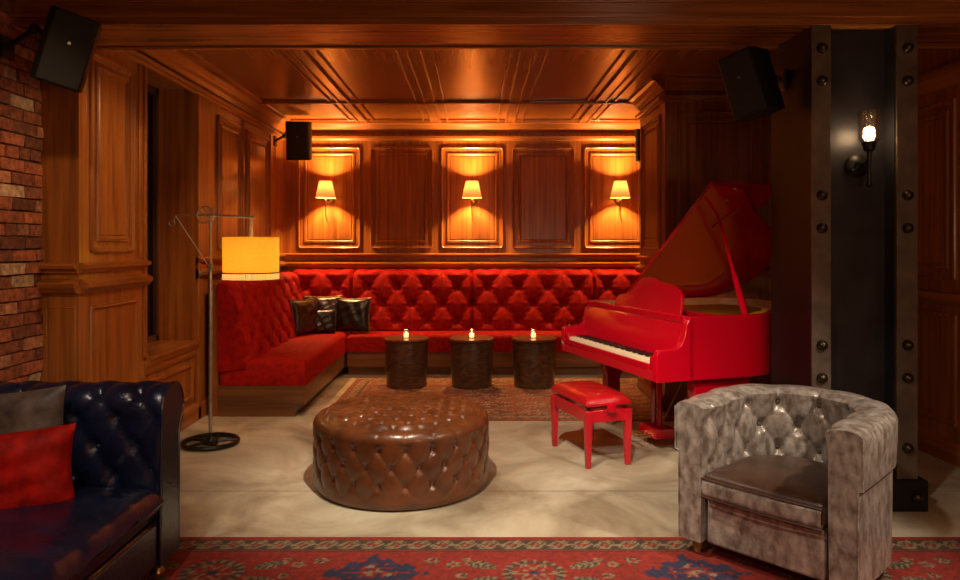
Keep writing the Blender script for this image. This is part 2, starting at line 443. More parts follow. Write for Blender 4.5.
# chair rail and cornice profiles: polygon (h outward, z)
RAIL = [(0, 1.32), (.018, 1.325), (.022, 1.345), (.045, 1.352), (.05, 1.372), (.02, 1.385), (0, 1.385)]
RAIL2 = [(0, 1.20), (.03, 1.205), (.055, 1.235), (.06, 1.262), (.03, 1.275), (.012, 1.29), (0, 1.29)]
CORN = [(0, 2.775), (.02, 2.78), (.03, 2.795), (.05, 2.80), (.055, 2.825), (.02, 2.835), (0, 2.835)]
CROWN = [(0, 2.88), (.015, 2.88), (.03, 2.91), (.06, 2.93), (.085, 2.965), (.12, 2.975), (.125, 3.0), (0, 3.0)]
BASEB = [(0, 0), (.03, 0), (.03, .11), (.022, .13), (.008, .14), (0, .15)]
def run(mb, prof, side, fixed, a, b):
    if side == 'B': mb.prism(prof, lambda h, z, t: (t, fixed-h, z), a, b)
    if side == 'L': mb.prism(prof, lambda h, z, t: (fixed+h, t, z), a, b)
    if side == 'R': mb.prism(prof, lambda h, z, t: (fixed-h, t, z), a, b)
for prof in (RAIL, RAIL2, CORN, CROWN):
    mb = MB(); run(mb, prof, 'B', YB, XL, 2.42); trim(mb, WX)
    mb = MB(); run(mb, prof, 'B', 6.29, 1.69, XR); trim(mb, WX)
    mb = MB(); run(mb, prof, 'R', 1.69, 6.29, 7.25)
    if prof in (CORN,): run(mb, prof, 'L', XL, 4.22, YB)
    elif prof is CROWN: run(mb, [(0, 2.86), (.02, 2.865), (.05, 2.90), (.08, 2.92), (.12, 2.965), (.16, 2.975), (.165, 3.0), (0, 3.0)], 'L', XL, 4.43, YB)
    else: run(mb, prof, 'L', XL, 5.96, YB); run(mb, prof, 'L', XL, 4.22, 5.06)
    trim(mb, WY)
for (x0, x1) in ((XB, XL),):
    mb = MB(); run(mb, RAIL, 'B', 4.22, x0, x1); run(mb, RAIL2, 'B', 4.22, x0, x1); trim(mb, WX)
mb = MB()
run(mb, [(0, 1.08), (.02, 1.085), (.03, 1.11), (.03, 1.16), (0, 1.17)], 'R', XR, -1.25, 6.29)
run(mb, [(0, 2.58), (.02, 2.59), (.04, 2.63), (.06, 2.66), (.06, 2.72), (0, 2.72)], 'R', XR, -1.25, 6.29)
trim(mb, WY)
mb = MB(); run(mb, BASEB, 'B', YB, XL, 2.42); run(mb, BASEB, 'B', 6.29, 1.69, XR); struct('baseboard_back', mb, WX)
mb = MB(); run(mb, BASEB, 'L', XL, 4.22, YB); struct('baseboard_left', mb, WY)
mb = MB(); run(mb, BASEB, 'R', XR, -1.25, 6.29); run(mb, BASEB, 'R', 1.69, 6.29, 7.25); struct('baseboard_right', mb, WY)
# recessed dark window in left wall
w = struct('window_1', MB().box(-2.90, -2.74, 5.06, 5.96, .62, 2.82), WGLASS, smooth=0)
mb = MB(); 
for (y0, y1, z0, z1) in ((5.06, 5.10, .68, 2.82), (5.92, 5.96, .68, 2.82), (5.06, 5.96, .68, .73), (5.06, 5.96, 2.76, 2.82)): mb.box(-2.74, -2.71, y0, y1, z0, z1)
o = mb.build('window_frame', WDARK, w, smooth=0)
mb = MB().prism([(-.34, .62), (.03, .62), (.035, .64), (.045, .66), (.045, .68), (-.34, .68)], lambda h, z, t: (XL+h, t, z), 5.06, 5.96)
mb.prism([(0, .545), (.012, .55), (.02, .58), (.02, .62), (0, .62)], lambda h, z, t: (XL+h, t, z), 5.06, 5.96)
trim(mb, WY)
mb = MB()   # casing around the opening
for (y0, y1) in ((5.96, 6.02), (6.04, 6.16)): mb.box(XL, XL+(.03 if y0 < 6 else .016), y0, y1, .0, 2.775)
mb.box(XL, XL+.02, 5.02, 5.058, .68, 2.775); mb.box(XL, XL+.014, 4.95, 5.0, 1.4, 2.775)
for y0 in (7.16, 8.10, 8.3): mb.box(XL, XL+.012, y0, y0+.03, 1.40, 2.77)
trim(mb, WZ, bevel=.004)

# ceiling beam across the room with bead mouldings
mb = MB().box(-2.75, XR, 3.95, 4.43, 2.745, H)
mb.box(-2.75, XR, 3.93, 3.95, 2.775, 2.80); mb.box(-2.75, XR, 3.935, 3.95, 2.86, 2.885)
mb.box(-2.75, XR, 3.94, 4.02, 2.735, 2.745); mb.box(-2.75, XR, 4.40, 4.445, 2.732, 2.745)
mb.box(-2.75, XR, 4.43, 4.47, 2.80, 2.83)
trim(mb, WBEAM, bevel=.004)
# raised stiles on alcove ceiling
mb = MB()
for cx in (-1.39, -.50, .40, 1.29):
    for (a, b, t) in ((-.155, -.135, .02), (-.062, -.042, .03), (.042, .062, .03), (.135, .155, .02)):
        mb.box(cx+a, cx+b, 4.45, 8.60, H-t, H)
    mb.box(cx-.05, cx+.05, 4.45, 8.60, H-.014, H)
trim(mb, WCEIL, bevel=.004)
mb = MB().box(-2.3, 1.75, 7.30, 7.34, H-.035, H).box(-2.3, 1.75, 7.36, 7.40, H-.022, H)
mb.box(-2.3, 2.4, 8.40, 8.43, H-.02, H)
trim(mb, WCEIL, bevel=.004)

# ------------------------------------------------------------------ rugs
def rug(name, x0, x1, y0, y1, res, colfn, label, z=.012):
    nx = int((x1-x0)/res)+1; ny = int((y1-y0)/res)+1
    xs = np.linspace(x0, x1, nx); ys = np.linspace(y0, y1, ny)
    g = MB(); X, Y = np.meshgrid(xs, ys, indexing='ij')
    top = [(float(x), float(y), z) for x, y in zip(X.ravel(), Y.ravel())]
    fs = []
    for i in range(nx-1):
        for j in range(ny-1): fs.append((i*ny+j, (i+1)*ny+j, (i+1)*ny+j+1, i*ny+j+1))
    # skirt
    n = len(top); ring = [i*ny for i in range(nx)] + [(nx-1)*ny+j for j in range(1, ny)] + [i*ny+ny-1 for i in range(nx-2, -1, -1)] + [j for j in range(ny-2, 0, -1)]
    low = [(top[i][0], top[i][1], 0.001) for i in ring]; m = len(ring)
    for k in range(m): fs.append((ring[k], n+k, n+(k+1) % m, ring[(k+1) % m]))
    me = bpy.data.meshes.new(name); me.from_pydata(top+low, [], fs)
    cols = colfn(X.ravel(), Y.ravel()); cols = np.vstack([cols, cols[ring]])
    at = me.color_attributes.new('Col', 'FLOAT_COLOR', 'POINT')
    at.data.foreach_set('color', np.hstack([cols, np.ones((len(cols), 1))]).astype(np.float32).ravel())
    me.materials.append(RUGM); me.update()
    o = bpy.data.objects.new(name, me); C.objects.link(o); return tag(o, label, 'rug')

RX0, RX1, RY0, RY1 = -2.35, 3.2, 1.5, 3.555
def rugcol(red, navy, beige, dark, x0, x1, y0, y1, per, ox, seed, yb):
    rng = np.random.RandomState(seed)
    ph = rng.rand(8)*6
    def f(x, y):
        n = len(x); c = np.tile(np.array(red), (n, 1)).astype(float)
        def put(mask, col): c[mask] = np.array(col)
        e = np.minimum(np.minimum(x-x0, x1-x), np.minimum(y-y0, y1-y))
        alongx = (np.minimum(y-y0, y1-y) <= np.minimum(x-x0, x1-x)); t = np.where(alongx, x, y)
        # field
        X = (x-ox+per/2) % per - per/2; Xo = (x-ox) % per - per/2
        for yc in yb:
            Y = y-yc
            # navy stepped medallion
            d = np.abs(X)/.235 + np.abs(Y)/.17 + .09*np.sign(np.sin(X*70))+.06*np.sin(Y*60)
            put(d < 1, navy); q = np.hypot(X, Y*1.2)
            lx = np.sin(X*62)*np.sin(Y*75)
            put((d < .66) & (np.abs(lx) < .13) , red)
            put((d < .40) & (lx > .35), beige); put((d < .2), red); put((d < .09), beige)
            # oval flower medallion
            r = np.sqrt((Xo/.14)**2+(Y/.12)**2)
            put((r < 1) & (r > .74), dark); put((r <= .74), red)
            th = np.arctan2(Y/.12, Xo/.14)
            put((r < .80) & (np.abs(r-.5-.22*np.cos(th*6)) < .09), beige)
            put((r < 1.05) & (r > .8) & (np.sin(th*18) > .5), beige)
            put(r < .17, navy)
            # feather leaves each side of the oval
            for sx in (-1, 1):
                for sy in (-1, 1):
                    lx = Xo*sx-.24; ly = Y*sy-.075
                    u = lx*cos(.35)+ly*sin(.35); v = -lx*sin(.35)+ly*cos(.35)
                    m = (np.abs(u) < .085) & (np.abs(v) < .036*(1-(u/.085)**2))
                    put(m, dark); put(m & (np.sin(u*190+np.abs(v)*160) > .1), beige)
            # scattered rosettes
            for (rx, ry, rr) in ((.37, .08, .028), (.33, -.03, .024), (.40, -.10, .026), (.47, .12, .03), (.31, .13, .02), (.50, -.13, .022)):
                for sx in (-1, 1):
                    q = np.hypot(Xo*sx-rx, (Y-ry)*1.1); a = np.arctan2(Y-ry, Xo*sx-rx)
                    k = rr*(1+.25*np.cos(a*5))
                    put(q < k*1.15, dark); put((q < k) & (q > k*.5), beige); put(q < k*.4, red)
        # border bands
        b = (e < .15) & (e > .035)
        put(b, dark)
        u = (t/.115) % 1 - .5; v = (e-.0925)/.055
        put(b & (np.abs(np.hypot(u*1.3, v*.75)-.42-.08*np.cos(np.arctan2(v, u)*4)) < .10), beige)
        put(b & (np.hypot(u*1.1, v*.6) < .2), red)
        put(b & (np.abs(v-.75*np.sin(t/.115*2*PI)) < .16), beige)
        put((e < .035), red); put((e < .158) & (e > .148), red); put((e > .158) & (e < .166), dark)
        nz = rng.rand(n)*.4+.8
        return c*nz[:, None]
    return f
rug('area_rug', RX0, RX1, RY0, RY1, .011,
    rugcol((.21, .016, .009), (.022, .022, .055), (.20, .135, .075), (.05, .032, .02), RX0, RX1, RY0, RY1, 1.46, -.47, 3, (3.17, 2.62, 2.07)),
    'ornate red patterned rug with navy medallions running along the bottom of the photo')
def rugB(x, y):
    f = rugcol((.27, .075, .030), (.16, .05, .03), (.40, .25, .13), (.14, .07, .035), -1.33, 1.85, 5.93, 7.76, .8, .1, 5, (7.5, 7.18, 6.84, 6.5, 6.2))
    return f(x, y)
rug('woven_rug', -1.33, 1.85, 5.93, 7.76, .016, rugB, 'faded tan and rust patterned rug under the three drum tables')

# ------------------------------------------------------------------ banquettes
def buttons(parent, src_mb, mat, spots, name='button'):
    first = None
    for M in spots:
        if first is None:
            first = src_mb.build(name, mat, parent); first.matrix_local = M
        else: part_copy(first, parent, M)
def orient(p, n):
    z = Vector(n).normalized(); x = z.orthogonal().normalized(); y = z.cross(x)
    M = Matrix((x, y, z)).transposed().to_4x4(); M.translation = Vector(p); return M
def button_mb(r=.014): return MB().lathe([(r, -.004), (r*.95, .002), (r*.6, .006), (1e-6, .0075)], 12)

def tufted_back(name, L, parent, org, ax, out, mat, z0=.47, z1=1.18, t0=.33, t1=.20, sx=.19, sy=.21, zc=.82, amp=.045, res=.0145, endpad=.04, off=0.):
    """upright tufted back; org = wall-side start point, ax = running direction, out = direction into the room"""
    ax = Vector(ax); out = Vector(out); org = Vector(org)
    # section (o,z): front bottom -> top -> rear bottom
    Hh = z1-z0; R = .05
    sec = []
    nf = int(Hh/res)
    for i in range(nf+1):
        k = i/nf; z = z0+(Hh-R)*k; sec.append((t0+(t1-t0)*k, z, 1.))
    for i in range(1, 7):
        a = i/6*PI/2; sec.append((t1-R+R*cos(a), z1-R+R*sin(a), max(0, 1-i/5)))
    sec.append((0, z1, 0)); sec.append((0, z0-.02, 0)); 
    N = int(L/res)+1; g = MB(); vs = []
    for i in range(N+1):
        s = L*i/N; ed = min(s, L-s)
        for (o, z, w) in sec:
            b = tuft(s+off, z-zc, sx, sy, 1., .10)
            e = smooth01(ed/endpad); bot = smooth01((z-z0)/.05)
            dd = amp*b*w*(.35+.65*bot) + .012*w
            shrink = (1-e)*.045*(1 if w > 0 else .2)
            p = org + ax*s + out*(max(0, o + dd - shrink)) + Vector((0, 0, z + (.012*sin((s+off)/sx*PI)**2 if w < 1 and o > 0 else 0) - (1-e)*.012*(1-w)))
            vs.append(p)
    K = len(sec); fs = []
    for i in range(N):
        for k in range(K): fs.append((i*K+k, (i+1)*K+k, (i+1)*K+(k+1) % K, i*K+(k+1) % K))
    fs.append(tuple(range(K))[::-1]); fs.append(tuple(N*K+k for k in range(K)))
    o = g.add(vs, fs).build(name, mat, parent, smooth=50)
    sp = []; i0 = int(-2); 
    for i in range(-2, int((L+off)/sx)+2):
        for j in range(-6, 6):
            if (i+j) % 2: continue
            s = i*sx-off; z = zc+j*sy
            if s < .06 or s > L-.06 or z < z0+.06 or z > z1-.06: continue
            k = (z-z0)/(Hh-R); q = org+ax*s+out*(t0+(t1-t0)*k+.018)+Vector((0, 0, z)); sp.append(orient(q, out))
    if sp: buttons(o, button_mb(.014), BUTRED, sp)
    return o
def seat_mesh(x0, x1, y0, y1, z0, z1, mat, name, parent, crown=.02):
    def f(u, v):
        # wrapped pillow top: u along x, v along y; use superellipse edge
        x = x0+(x1-x0)*u; y = y0+(y1-y0)*v
        e = min(u*(x1-x0), (1-u)*(x1-x0), v*(y1-y0), (1-v)*(y1-y0)); k = smooth01(e/.06)
        cr = crown*(sin(PI*u)*sin(PI*v))**.5 if 0 < u < 1 and 0 < v < 1 else 0
        return (x, y, z1-.03*(1-k)**2+cr)
    nx = max(6, int((x1-x0)/.03)); ny = max(6, int((y1-y0)/.03))
    g = MB().grid(f, nx, ny)
    ring = [i*ny for i in range(nx)] + [(nx-1)*ny+j for j in range(1, ny)] + [i*ny+ny-1 for i in range(nx-2, -1, -1)] + [j for j in range(ny-2, 0, -1)]
    n = len(g.v); m = len(ring); cx = (x0+x1)/2
    low = [(g.v[i][0], g.v[i][1], z0) for i in ring]; g.v += low
    for k in range(m): g.f.append((ring[k], n+k, n+(k+1) % m, ring[(k+1) % m]))
    g.f.append(tuple(range(n, n+m)))
    return g.build(name, mat, parent, smooth=60)

side = thing('banquette', 'red tufted velvet banquette along the left wall, end facing the floor lamp', 'banquette', (0, 0, 0))
SX0, SX1, SY0, SY1 = -2.25, -1.49, 6.07, 8.24
seat_mesh(SX0+.02, SX1, SY0+.008, 8.235, .27, .485, REDV, 'seat', side)
tufted_back('backrest', SY1-SY0, side, (SX0, SY0, 0), (0, 1, 0), (1, 0, 0), REDV, z0=.42, z1=1.17, t0=.25, t1=.10, sx=.155, sy=.15, zc=.80, amp=.068, endpad=.10)
MB().box(SX0, SX1-.01, SY0+.01, 8.23, .10, .27).box(SX0, SX1-.09, SY0+.01, 8.23, 0, .10).build('plinth', WBASE, side, bevel=.004)
MB().box(XL+.07, SX0-.002, SY0+.02, 8.23, 0, 1.15).build('rear_panel', WZ, side, bevel=.004)
back = thing('banquette', 'long red tufted velvet banquette along the back wall behind the drum tables', 'banquette', (0, 0, 0))
seat_mesh(-1.485, 2.38, 7.95, 8.36, .27, .465, REDV, 'seat', back)
xs = [-2.24, -1.49, -.06, 1.39, 2.38]
for a, b in zip(xs[:-1], xs[1:]):
    n = max(1, round((b-a)/.36)); 
    tufted_back('backrest', b-a-.004, back, (a+.002, 8.60, 0), (1, 0, 0), (0, -1, 0), REDV, z0=.45, z1=1.185, t0=.30, t1=.14, sx=(b-a)/(2*n), sy=.19, zc=.80, amp=.10, endpad=.03)
MB().box(-1.48, 2.38, 7.97, 8.5, .10, .27).box(-1.48, 2.38, 8.04, 8.5, 0, .10).box(-2.24, -1.48, 8.33, 8.5, 0, .45).build('plinth', WBASE, back, bevel=.004)

# ------------------------------------------------------------------ pillows
def pillow_mb(w, h, t, wr=.006, seed=0, n=30):
    rng = random.Random(seed); ph = [rng.random()*6 for _ in range(6)]
    g = MB()
    for sgn in (-1, 1):
        def f(u, v):
            a = u*2-1; b = v*2-1
            th = t/2*max(0, (1-a**4))**.6*max(0, (1-b**4))**.6
            pin = 1-.07*(1-abs(a)**2)*abs(b)**3; pin2 = 1-.07*(1-abs(b)**2)*abs(a)**3
            w1 = wr*(sin(a*9+ph[0]+b*4)+sin(b*11+ph[1]-a*5))*(1-a*a)*(1-b*b)
            return (a*w/2*pin2, sgn*(th+w1*.8), b*h/2*pin)
        g.grid(f, n, n)
    return g
def pillow(name, label, loc, rot, w, h, t, mat, seed, group=None, trimmat=None, cat='pillow'):
    r = thing(name, label, cat, loc, 0, group); r.rotation_euler = rot
    pillow_mb(w, h, t, seed=seed).build('cushion_cover', mat, r, smooth=70)
    if trimmat:
        pts = []
        for i in range(48):
            s = i/48*4; k = int(s); q = (s-k)*2-1
            a, b = [(q, -1), (1, q), (-q, 1), (-1, -q)][k]
            pts.append((a*w/2*(1-.07*(1-abs(b)**2)*abs(a)**3), 0, b*h/2*(1-.07*(1-abs(a)**2)*abs(b)**3)))
        MB().tube(pts, .011, 6, closed=True).build('piping', trimmat, r)
    return r
sz = .49
pillow('throw_pillow', 'dark brown leather pillow at the left end of the corner cushions', (-1.90, 7.74, sz+.20), (-.10, 0, 1.05), .40, .40, .13, DBL, 1, trimmat=BRONZ)
pillow('throw_pillow', 'bronze edged brown pillow tucked in the corner behind a small black cushion', (-1.80, 8.14, sz+.195), (-.22, 0, .12), .44, .42, .13, DBL, 2, trimmat=BRONZ)
pillow('throw_pillow', 'small plain black cushion leaning in front of the brown corner pillows', (-1.73, 7.88, sz+.135), (-.2, 0, .3), .27, .28, .11, BLKL, 3)
pillow('throw_pillow', 'black square pillow with bronze edging on the back banquette, right of the corner', (-1.44, 8.12, sz+.185), (-.22, 0, -.06), .40, .40, .13, BLKL, 4, trimmat=BRONZ)

# ------------------------------------------------------------------ drum tables, candles
def make_table(loc, label):
    t = thing('drum_table', label, 'table', loc, 0, 'woven drum tables on the back rug')
    MB().lathe([(.205, 0), (.212, .01), (.222, .22), (.229, .455), (.229, .47), (.215, .478), (.1, .479)], 56).build('drum_body', WEAVE, t)
    MB().lathe([(.228, .480), (.233, .486), (.233, .50), (.228, .505), (1e-6, .505)], 56).build('table_top', WTOP, t)
    return t
WTOP = wood('table_top_wood', 'x', (.12, .04, .015), (.30, .12, .045), .3, .4)
TX = [(-.74, 7.36), (-.055, 7.36), (.60, 7.36)]
tl = ['leftmost of the three woven drum tables, nearest the corner pillows', 'middle of the three woven drum tables', 'woven drum table nearest the red piano, right of the other two']
t0 = make_table((TX[0][0], TX[0][1], .012), tl[0])
for i in (1, 2): dup(t0, (TX[i][0], TX[i][1], .012), .4*i, tl[i])
cl = ['lit glass votive candle on the leftmost drum table', 'lit glass votive candle on the middle drum table', 'lit glass votive candle on the drum table by the piano']
c0 = thing('votive_candle', cl[0], 'candle', (TX[0][0]+.0, 7.32, .5185), 0, 'votive candles on the drum tables')
MB().lathe([(1e-6, 0), (.026, 0), (.03, .01), (.032, .06), (.029, .072), (.033, .10), (.031, .10), (.027, .072), (.030, .06), (.028, .012), (1e-6, .006)], 20).build('glass_holder', GLASS, c0)
MB().lathe([(1e-6, .008), (.026, .0085), (.0275, .045), (1e-6, .046)], 16).build('wax', WAX, c0)
MB().lathe([(1e-6, .046), (.005, .049), (.006, .056), (.003, .064), (1e-6, .070)], 12).build('flame', FLAME, c0)
for i in (1, 2): dup(c0, (TX[i][0]+(-.01 if i == 2 else 0), 7.32, .5185), 0, cl[i])

# ------------------------------------------------------------------ ottoman
ot = thing('ottoman', 'large round buttoned brown leather ottoman in the middle of the concrete floor', 'ottoman', (-.475, 4.44, 0))
R, HO = .553, .455
NB = 22; sxo = PI/NB; syo = .098; zc = .34
def side_r(th, z):
    a = tuft(th, z-zc, sxo, syo)
    if z > zc:   # only vertical pleats above the top row
        k = abs(sin(th*NB/2*1.0+0)); k = abs(sin(NB*th/2)) ** .5
        a = a*(1-smooth01((z-zc)/.05)) + (.55+.45*k)*smooth01((z-zc)/.05)
    if z < .12: a = a*(smooth01((z-.05)/.07)) + .8*(1-smooth01((z-.05)/.07))
    return a
def ott(u, v):
    th = u*2*PI
    if v < .5:      # side
        z = .012 + (HO-.07-.012)*(v/.5); r = R-.035+.035*side_r(th, z)
        if z < .04: r -= .012*(1-(z-.012)/.028)
        return (r*cos(th), r*sin(th), z)
    if v < .6:      # shoulder
        k = (v-.5)/.1; a = k*PI/2; pl = .35+.65*abs(sin(NB*th/2))**.5
        return ((R-.06+.055*cos(a)+.004*pl)*cos(th), (R-.06+.055*cos(a)+.004*pl)*sin(th), HO-.07+.055*sin(a)+.008*pl-.006)
    k = (v-.6)/.4; r = (R-.06)*(1-k)
    x, y = r*cos(th), r*sin(th); m = smooth01((R-.05-r)/.05)
    return (x, y, HO-.022+.007*(1-m)+m*(.042*tuft(x, y, .078, .078)-.004)+.012*(1-(r/R)**2))
g = MB().grid(ott, 352, 130, wu=True)
g.build('upholstery', BRNL, ot, smooth=60)
sp = []
for j in range(-2, 1):
    for i in range(NB*2):
        if (i+j) % 2 == 0:
            th = i*sxo; z = zc+j*syo; n = (cos(th), sin(th), 0)
            # only the camera-facing half gets its own button copies
            sp.append(orient(((R-.028)*cos(th), (R-.028)*sin(th), z), n))
for i in range(-7, 8):
    for j in range(-7, 8):
        if (i+j) % 2 == 0 and math.hypot(i*.078, j*.078) < R-.10:
            sp.append(orient((i*.078, j*.078, HO-.016+.012*(1-(math.hypot(i*.078, j*.078)/R)**2)), (0, 0, 1)))
# keep the hundred that face the camera
sp.sort(key=lambda M: M.translation.y - (.3 if M.translation.z > .42 else 0))
buttons(ot, button_mb(.011), BUTN, sp[:98])

# ------------------------------------------------------------------ navy chesterfield sofa
sofa = thing('chesterfield_sofa', 'navy blue buttoned leather sofa with rolled arm against the brick wall', 'sofa', (0, 0, .0125))
def roll_arm(length, name, place, front_cap=True, amp=.052, offx=.03):
    """section in (q outward from seat, z); runs along s from 0 (rear) to length (front)"""
    sec = []  # (q, z, weight, arclen)
    arc = 0.
    pts = []
    for i in range(24): pts.append((0.0+.02*(i/23), .30+(.385)*i/23, smooth01((i-4)/6)))
    cq, cz, rr = .125, .755, .107
    for i in range(1, 34):
        a = PI+.45 - i/33*(PI+.45+.75)
        pts.append((cq+rr*cos(a), cz+rr*sin(a), 1. if i < 16 else max(0, 1-(i-16)/5)))
    pts.append((.185, .64, 0)); pts.append((.18, .10, 0)); pts.append((0, .10, 0))
    for i, p in enumerate(pts):
        if i: arc += math.hypot(p[0]-pts[i-1][0], p[1]-pts[i-1][1])
        sec.append((*p, arc))
    N = int(length/.014); vs = []; K = len(sec)
    nor = []
    for i in range(K):
        a = sec[i-1]; b = sec[(i+1) % K]; d = Vector((b[0]-a[0], b[1]-a[1])); d.normalize(); nor.append((-d[1], d[0]))
    spots = []
    for i in range(N+1):
        s = length*i/N; e = smooth01(min(s, length-s)/.07)
        for k, (q, z, w, ar) in enumerate(sec):
            b = tuft(s-length+offx*2+.06, ar-.30, .088, .125)
            dd = w*amp*((b-.75)*e + .1*(1-e)) - (1-smooth01((length-s)/.02))*.010*(1 if z > .12 else 0)
            vs.append(place(s, q+nor[k][0]*dd, z+nor[k][1]*dd))
    fs = []
    for i in range(N):
        for k in range(K): fs.append((i*K+k, (i+1)*K+k, (i+1)*K+(k+1) % K, i*K+(k+1) % K))
    g = MB().add(vs, fs)
    g.f.append(tuple(range(K))[::-1]); g.f.append(tuple(N*K+k for k in range(K)))
    o = g.build(name, NAVY, sofa, smooth=50)
    # welt round the front edge
    MB().tube([place(length-.004, q+nor[k][0]*.004, z+nor[k][1]*.004) for k, (q, z, w, ar) in enumerate(sec) if k % 2 == 0 or k > K-4], .006, 6, closed=True).build('welt', NAVY, o)
    # studs / buttons
    for i in range(-2, int(length/.088)+3):
        for j in range(-3, 6):
            if (i+j) % 2: continue
            s = i*.088 + length-offx*2-.06; ar = .30+j*.125
            if s < .04 or s > length-.05: continue
            k = min(range(K), key=lambda k: abs(sec[k][3]-ar))
            q, z, w, _ = sec[k]
            if w < .9: continue
            P = Vector(place(s, q-nor[k][0]*amp*.55, z-nor[k][1]*amp*.55)); Q = Vector(place(s, q+nor[k][0]*.1, z+nor[k][1]*.1))
            spots.append(orient(P, Q-P))
    buttons(o, button_mb(.012), BUTNAVY, spots[:70])
    return o
SF = -1.365      # front of the sofa (x)
roll_arm(1.17, 'arm', lambda s, q, z: (SF-1.17+s, 3.025+q, z))
roll_arm(1.17, 'arm', lambda s, q, z: (SF-1.17+s, 1.19-q, z))
roll_arm(1.83, 'backrest', lambda s, q, z: (-2.30-q, 1.19+s, z), amp=.03)
MB().box(-2.32, SF-.01, 1.2, 3.02, .10, .30).build('seat_base', NAVY, sofa, bevel=.02, seg=3)
def seat_cush(x0, x1, y0, y1, z0, z1):
    def f(u, v):
        a = u*2-1; b = v*2-1
        return a, b
    g = MB(); nx, ny = 60, 60
    for sg in (1, -1):
        def F(u, v):
            a = u*2-1; b = v*2-1
            th = (1-abs(a)**8)**.35*(1-abs(b)**8)**.35
            x = (x0+x1)/2+a*(x1-x0)/2; y = (y0+y1)/2+b*(y1-y0)/2
            wr = 0
            if sg > 0: wr = .006*sin(y*26+2.5*sin(x*5))*max(0, a)**1.0*(1-b**4)+.003*sin(y*60+x*20)*max(0, a-.2) + .012*(1-a*a)*(1-b*b)
            return (x, y, (z0+z1)/2+sg*(z1-z0)/2*th+wr)
        g.grid(F, nx, ny)
    return g
seat_cush(-2.30, SF+.01, 2.12, 3.035, .285, .462).build('seat_cushion', NAVY, sofa, smooth=70)
seat_cush(-2.30, SF+.01, 1.19, 2.12, .285, .462).build('seat_cushion', NAVY, sofa, smooth=70)
ft = MB().lathe([(.018, 0), (.03, .01), (.033, .03), (.02, .05), (.03, .065), (.04, .085), (.04, .102)], 20).build('leg', BRASS, sofa)
ft.location = (SF-.06, 3.12, 0)
for (x, y) in ((SF-.06, 1.10), (-2.42, 3.12), (-2.42, 1.10)):
    part_copy(ft, sofa, Matrix.Translation((x, y, 0)))
pillow('throw_pillow', 'grey furry pillow behind the red one on the navy sofa', (-1.99, 2.925, .675), (-.12, -.08, .05), .54, .42, .15, GREYP, 11, trimmat=None)
pillow('throw_pillow', 'bright red velvet pillow at the front on the navy sofa', (-1.91, 2.74, .585), (-.10, -.05, .28), .62, .35, .16, REDP, 12)

# ------------------------------------------------------------------ silver tub armchair
AC = thing('tub_armchair', 'silver crushed velvet tub armchair with buttoned back on the patterned rug', 'armchair', (1.257, 3.105, .0125), math.atan2(-.728, .685))
def upath(off, n_s=16, n_a=44):
    """U path, off = inset from the outer outline; from left front round the back to right front"""
    r = .42-off; L = .36; out = []
    for i in range(n_s): out.append((-r, L*i/n_s))
    for i in range(n_a+1):
        a = PI-PI*i/n_a; out.append((r*cos(a), L+r*sin(a)*1.0))
    for i in range(n_s-1, -1, -1): out.append((r, L*i/n_s))
    return out
def chair_shell():
    T = .15
    sec = [(.018, .07, 0), (.016, .30, 0), (.014, .49, 0), (.002, .492, 0), (0, .50, 0), (-.004, .60, 0), (-.006, .69, 0), (.004, .71, 0), (.02, .722, 0), (.06, .727, .3), (.10, .724, .6), (.125, .716, .9)]
    for i in range(30):
        z = .705-(.705-.33)*i/29; sec.append((T-.004-.012*smooth01((.70-z)/.06), z, 1.))
    sec.append((T-.02, .07, 0))
    base = {}
    NS, NA = 40, 110
    paths = {}
    K = len(sec); P = []
    n = NS+NA+1+NS
    # arc length measured on the inner line
    inner = upath(.15, NS, NA); arc = [0.]
    for i in range(1, n): arc.append(arc[-1]+math.hypot(inner[i][0]-inner[i-1][0], inner[i][1]-inner[i-1][1]))
    tot = arc[-1]; mid = tot/2
    pin = upath(0, NS, NA); pin2 = upath(.1, NS, NA)
    dirs = []
    for a, b in zip(pin, pin2):
        d = Vector((b[0]-a[0], b[1]-a[1])); dirs.append(d.normalized())
    vs = []
    for i in range(n):
        s = arc[i]-mid; ed = min(arc[i], tot-arc[i]); e = smooth01(ed/.09)
        for (o, z, w) in sec:
            dd = 0.
            if w:
                b = tuft(s, z-.655, .088, .115)
                if z > .66: b = b*(1-smooth01((z-.66)/.05)) + (.4+.6*abs(sin(PI*s/.176))**.5)*smooth01((z-.66)/.05)
                dd = .064*(b-.6)*e*w
            zz = z + (.006*abs(sin(PI*s/.176))*e if .4 > w*.4 and .015 < o < .13 else 0)
            if z > .45: zz += .012*smooth01((ed)/.5)
            p = Vector(pin[i]) + dirs[i]*(o+dd)
            vs.append((p.x, p.y, zz))
    fs = []
    for i in range(n-1):
        for k in range(K): fs.append((i*K+k, (i+1)*K+k, (i+1)*K+(k+1) % K, i*K+(k+1) % K))
    fs.append(tuple(range(K))[::-1]); fs.append(tuple((n-1)*K+k for k in range(K)))
    o = MB().add(vs, fs).build('shell', SILV, AC, smooth=45)
    sp = []
    for i in range(-7, 8):
        for j in range(-3, 1):
            if (i+j) % 2: continue
            s = i*.088; z = .655+j*.115
            if abs(s) > mid-.08 or z < .4: continue
            k = min(range(n), key=lambda k: abs(arc[k]-mid-s))
            p = Vector(pin[k])+dirs[k]*(.134-.016); sp.append(orient((p.x, p.y, z+.01), (*dirs[k], 0)))
    buttons(o, button_mb(.012), BUTSIL, sp)
    # seams on arm fronts
    for sx in (-1, 1):
        for xx in (sx*.402,):
            MB().tube([(xx, -.002, .08), (xx, -.003, .49), (xx+sx*.018, -.003, .495), (xx+sx*.02, -.003, .70)], .004, 6).build('welt', SILV, o)
chair_shell()
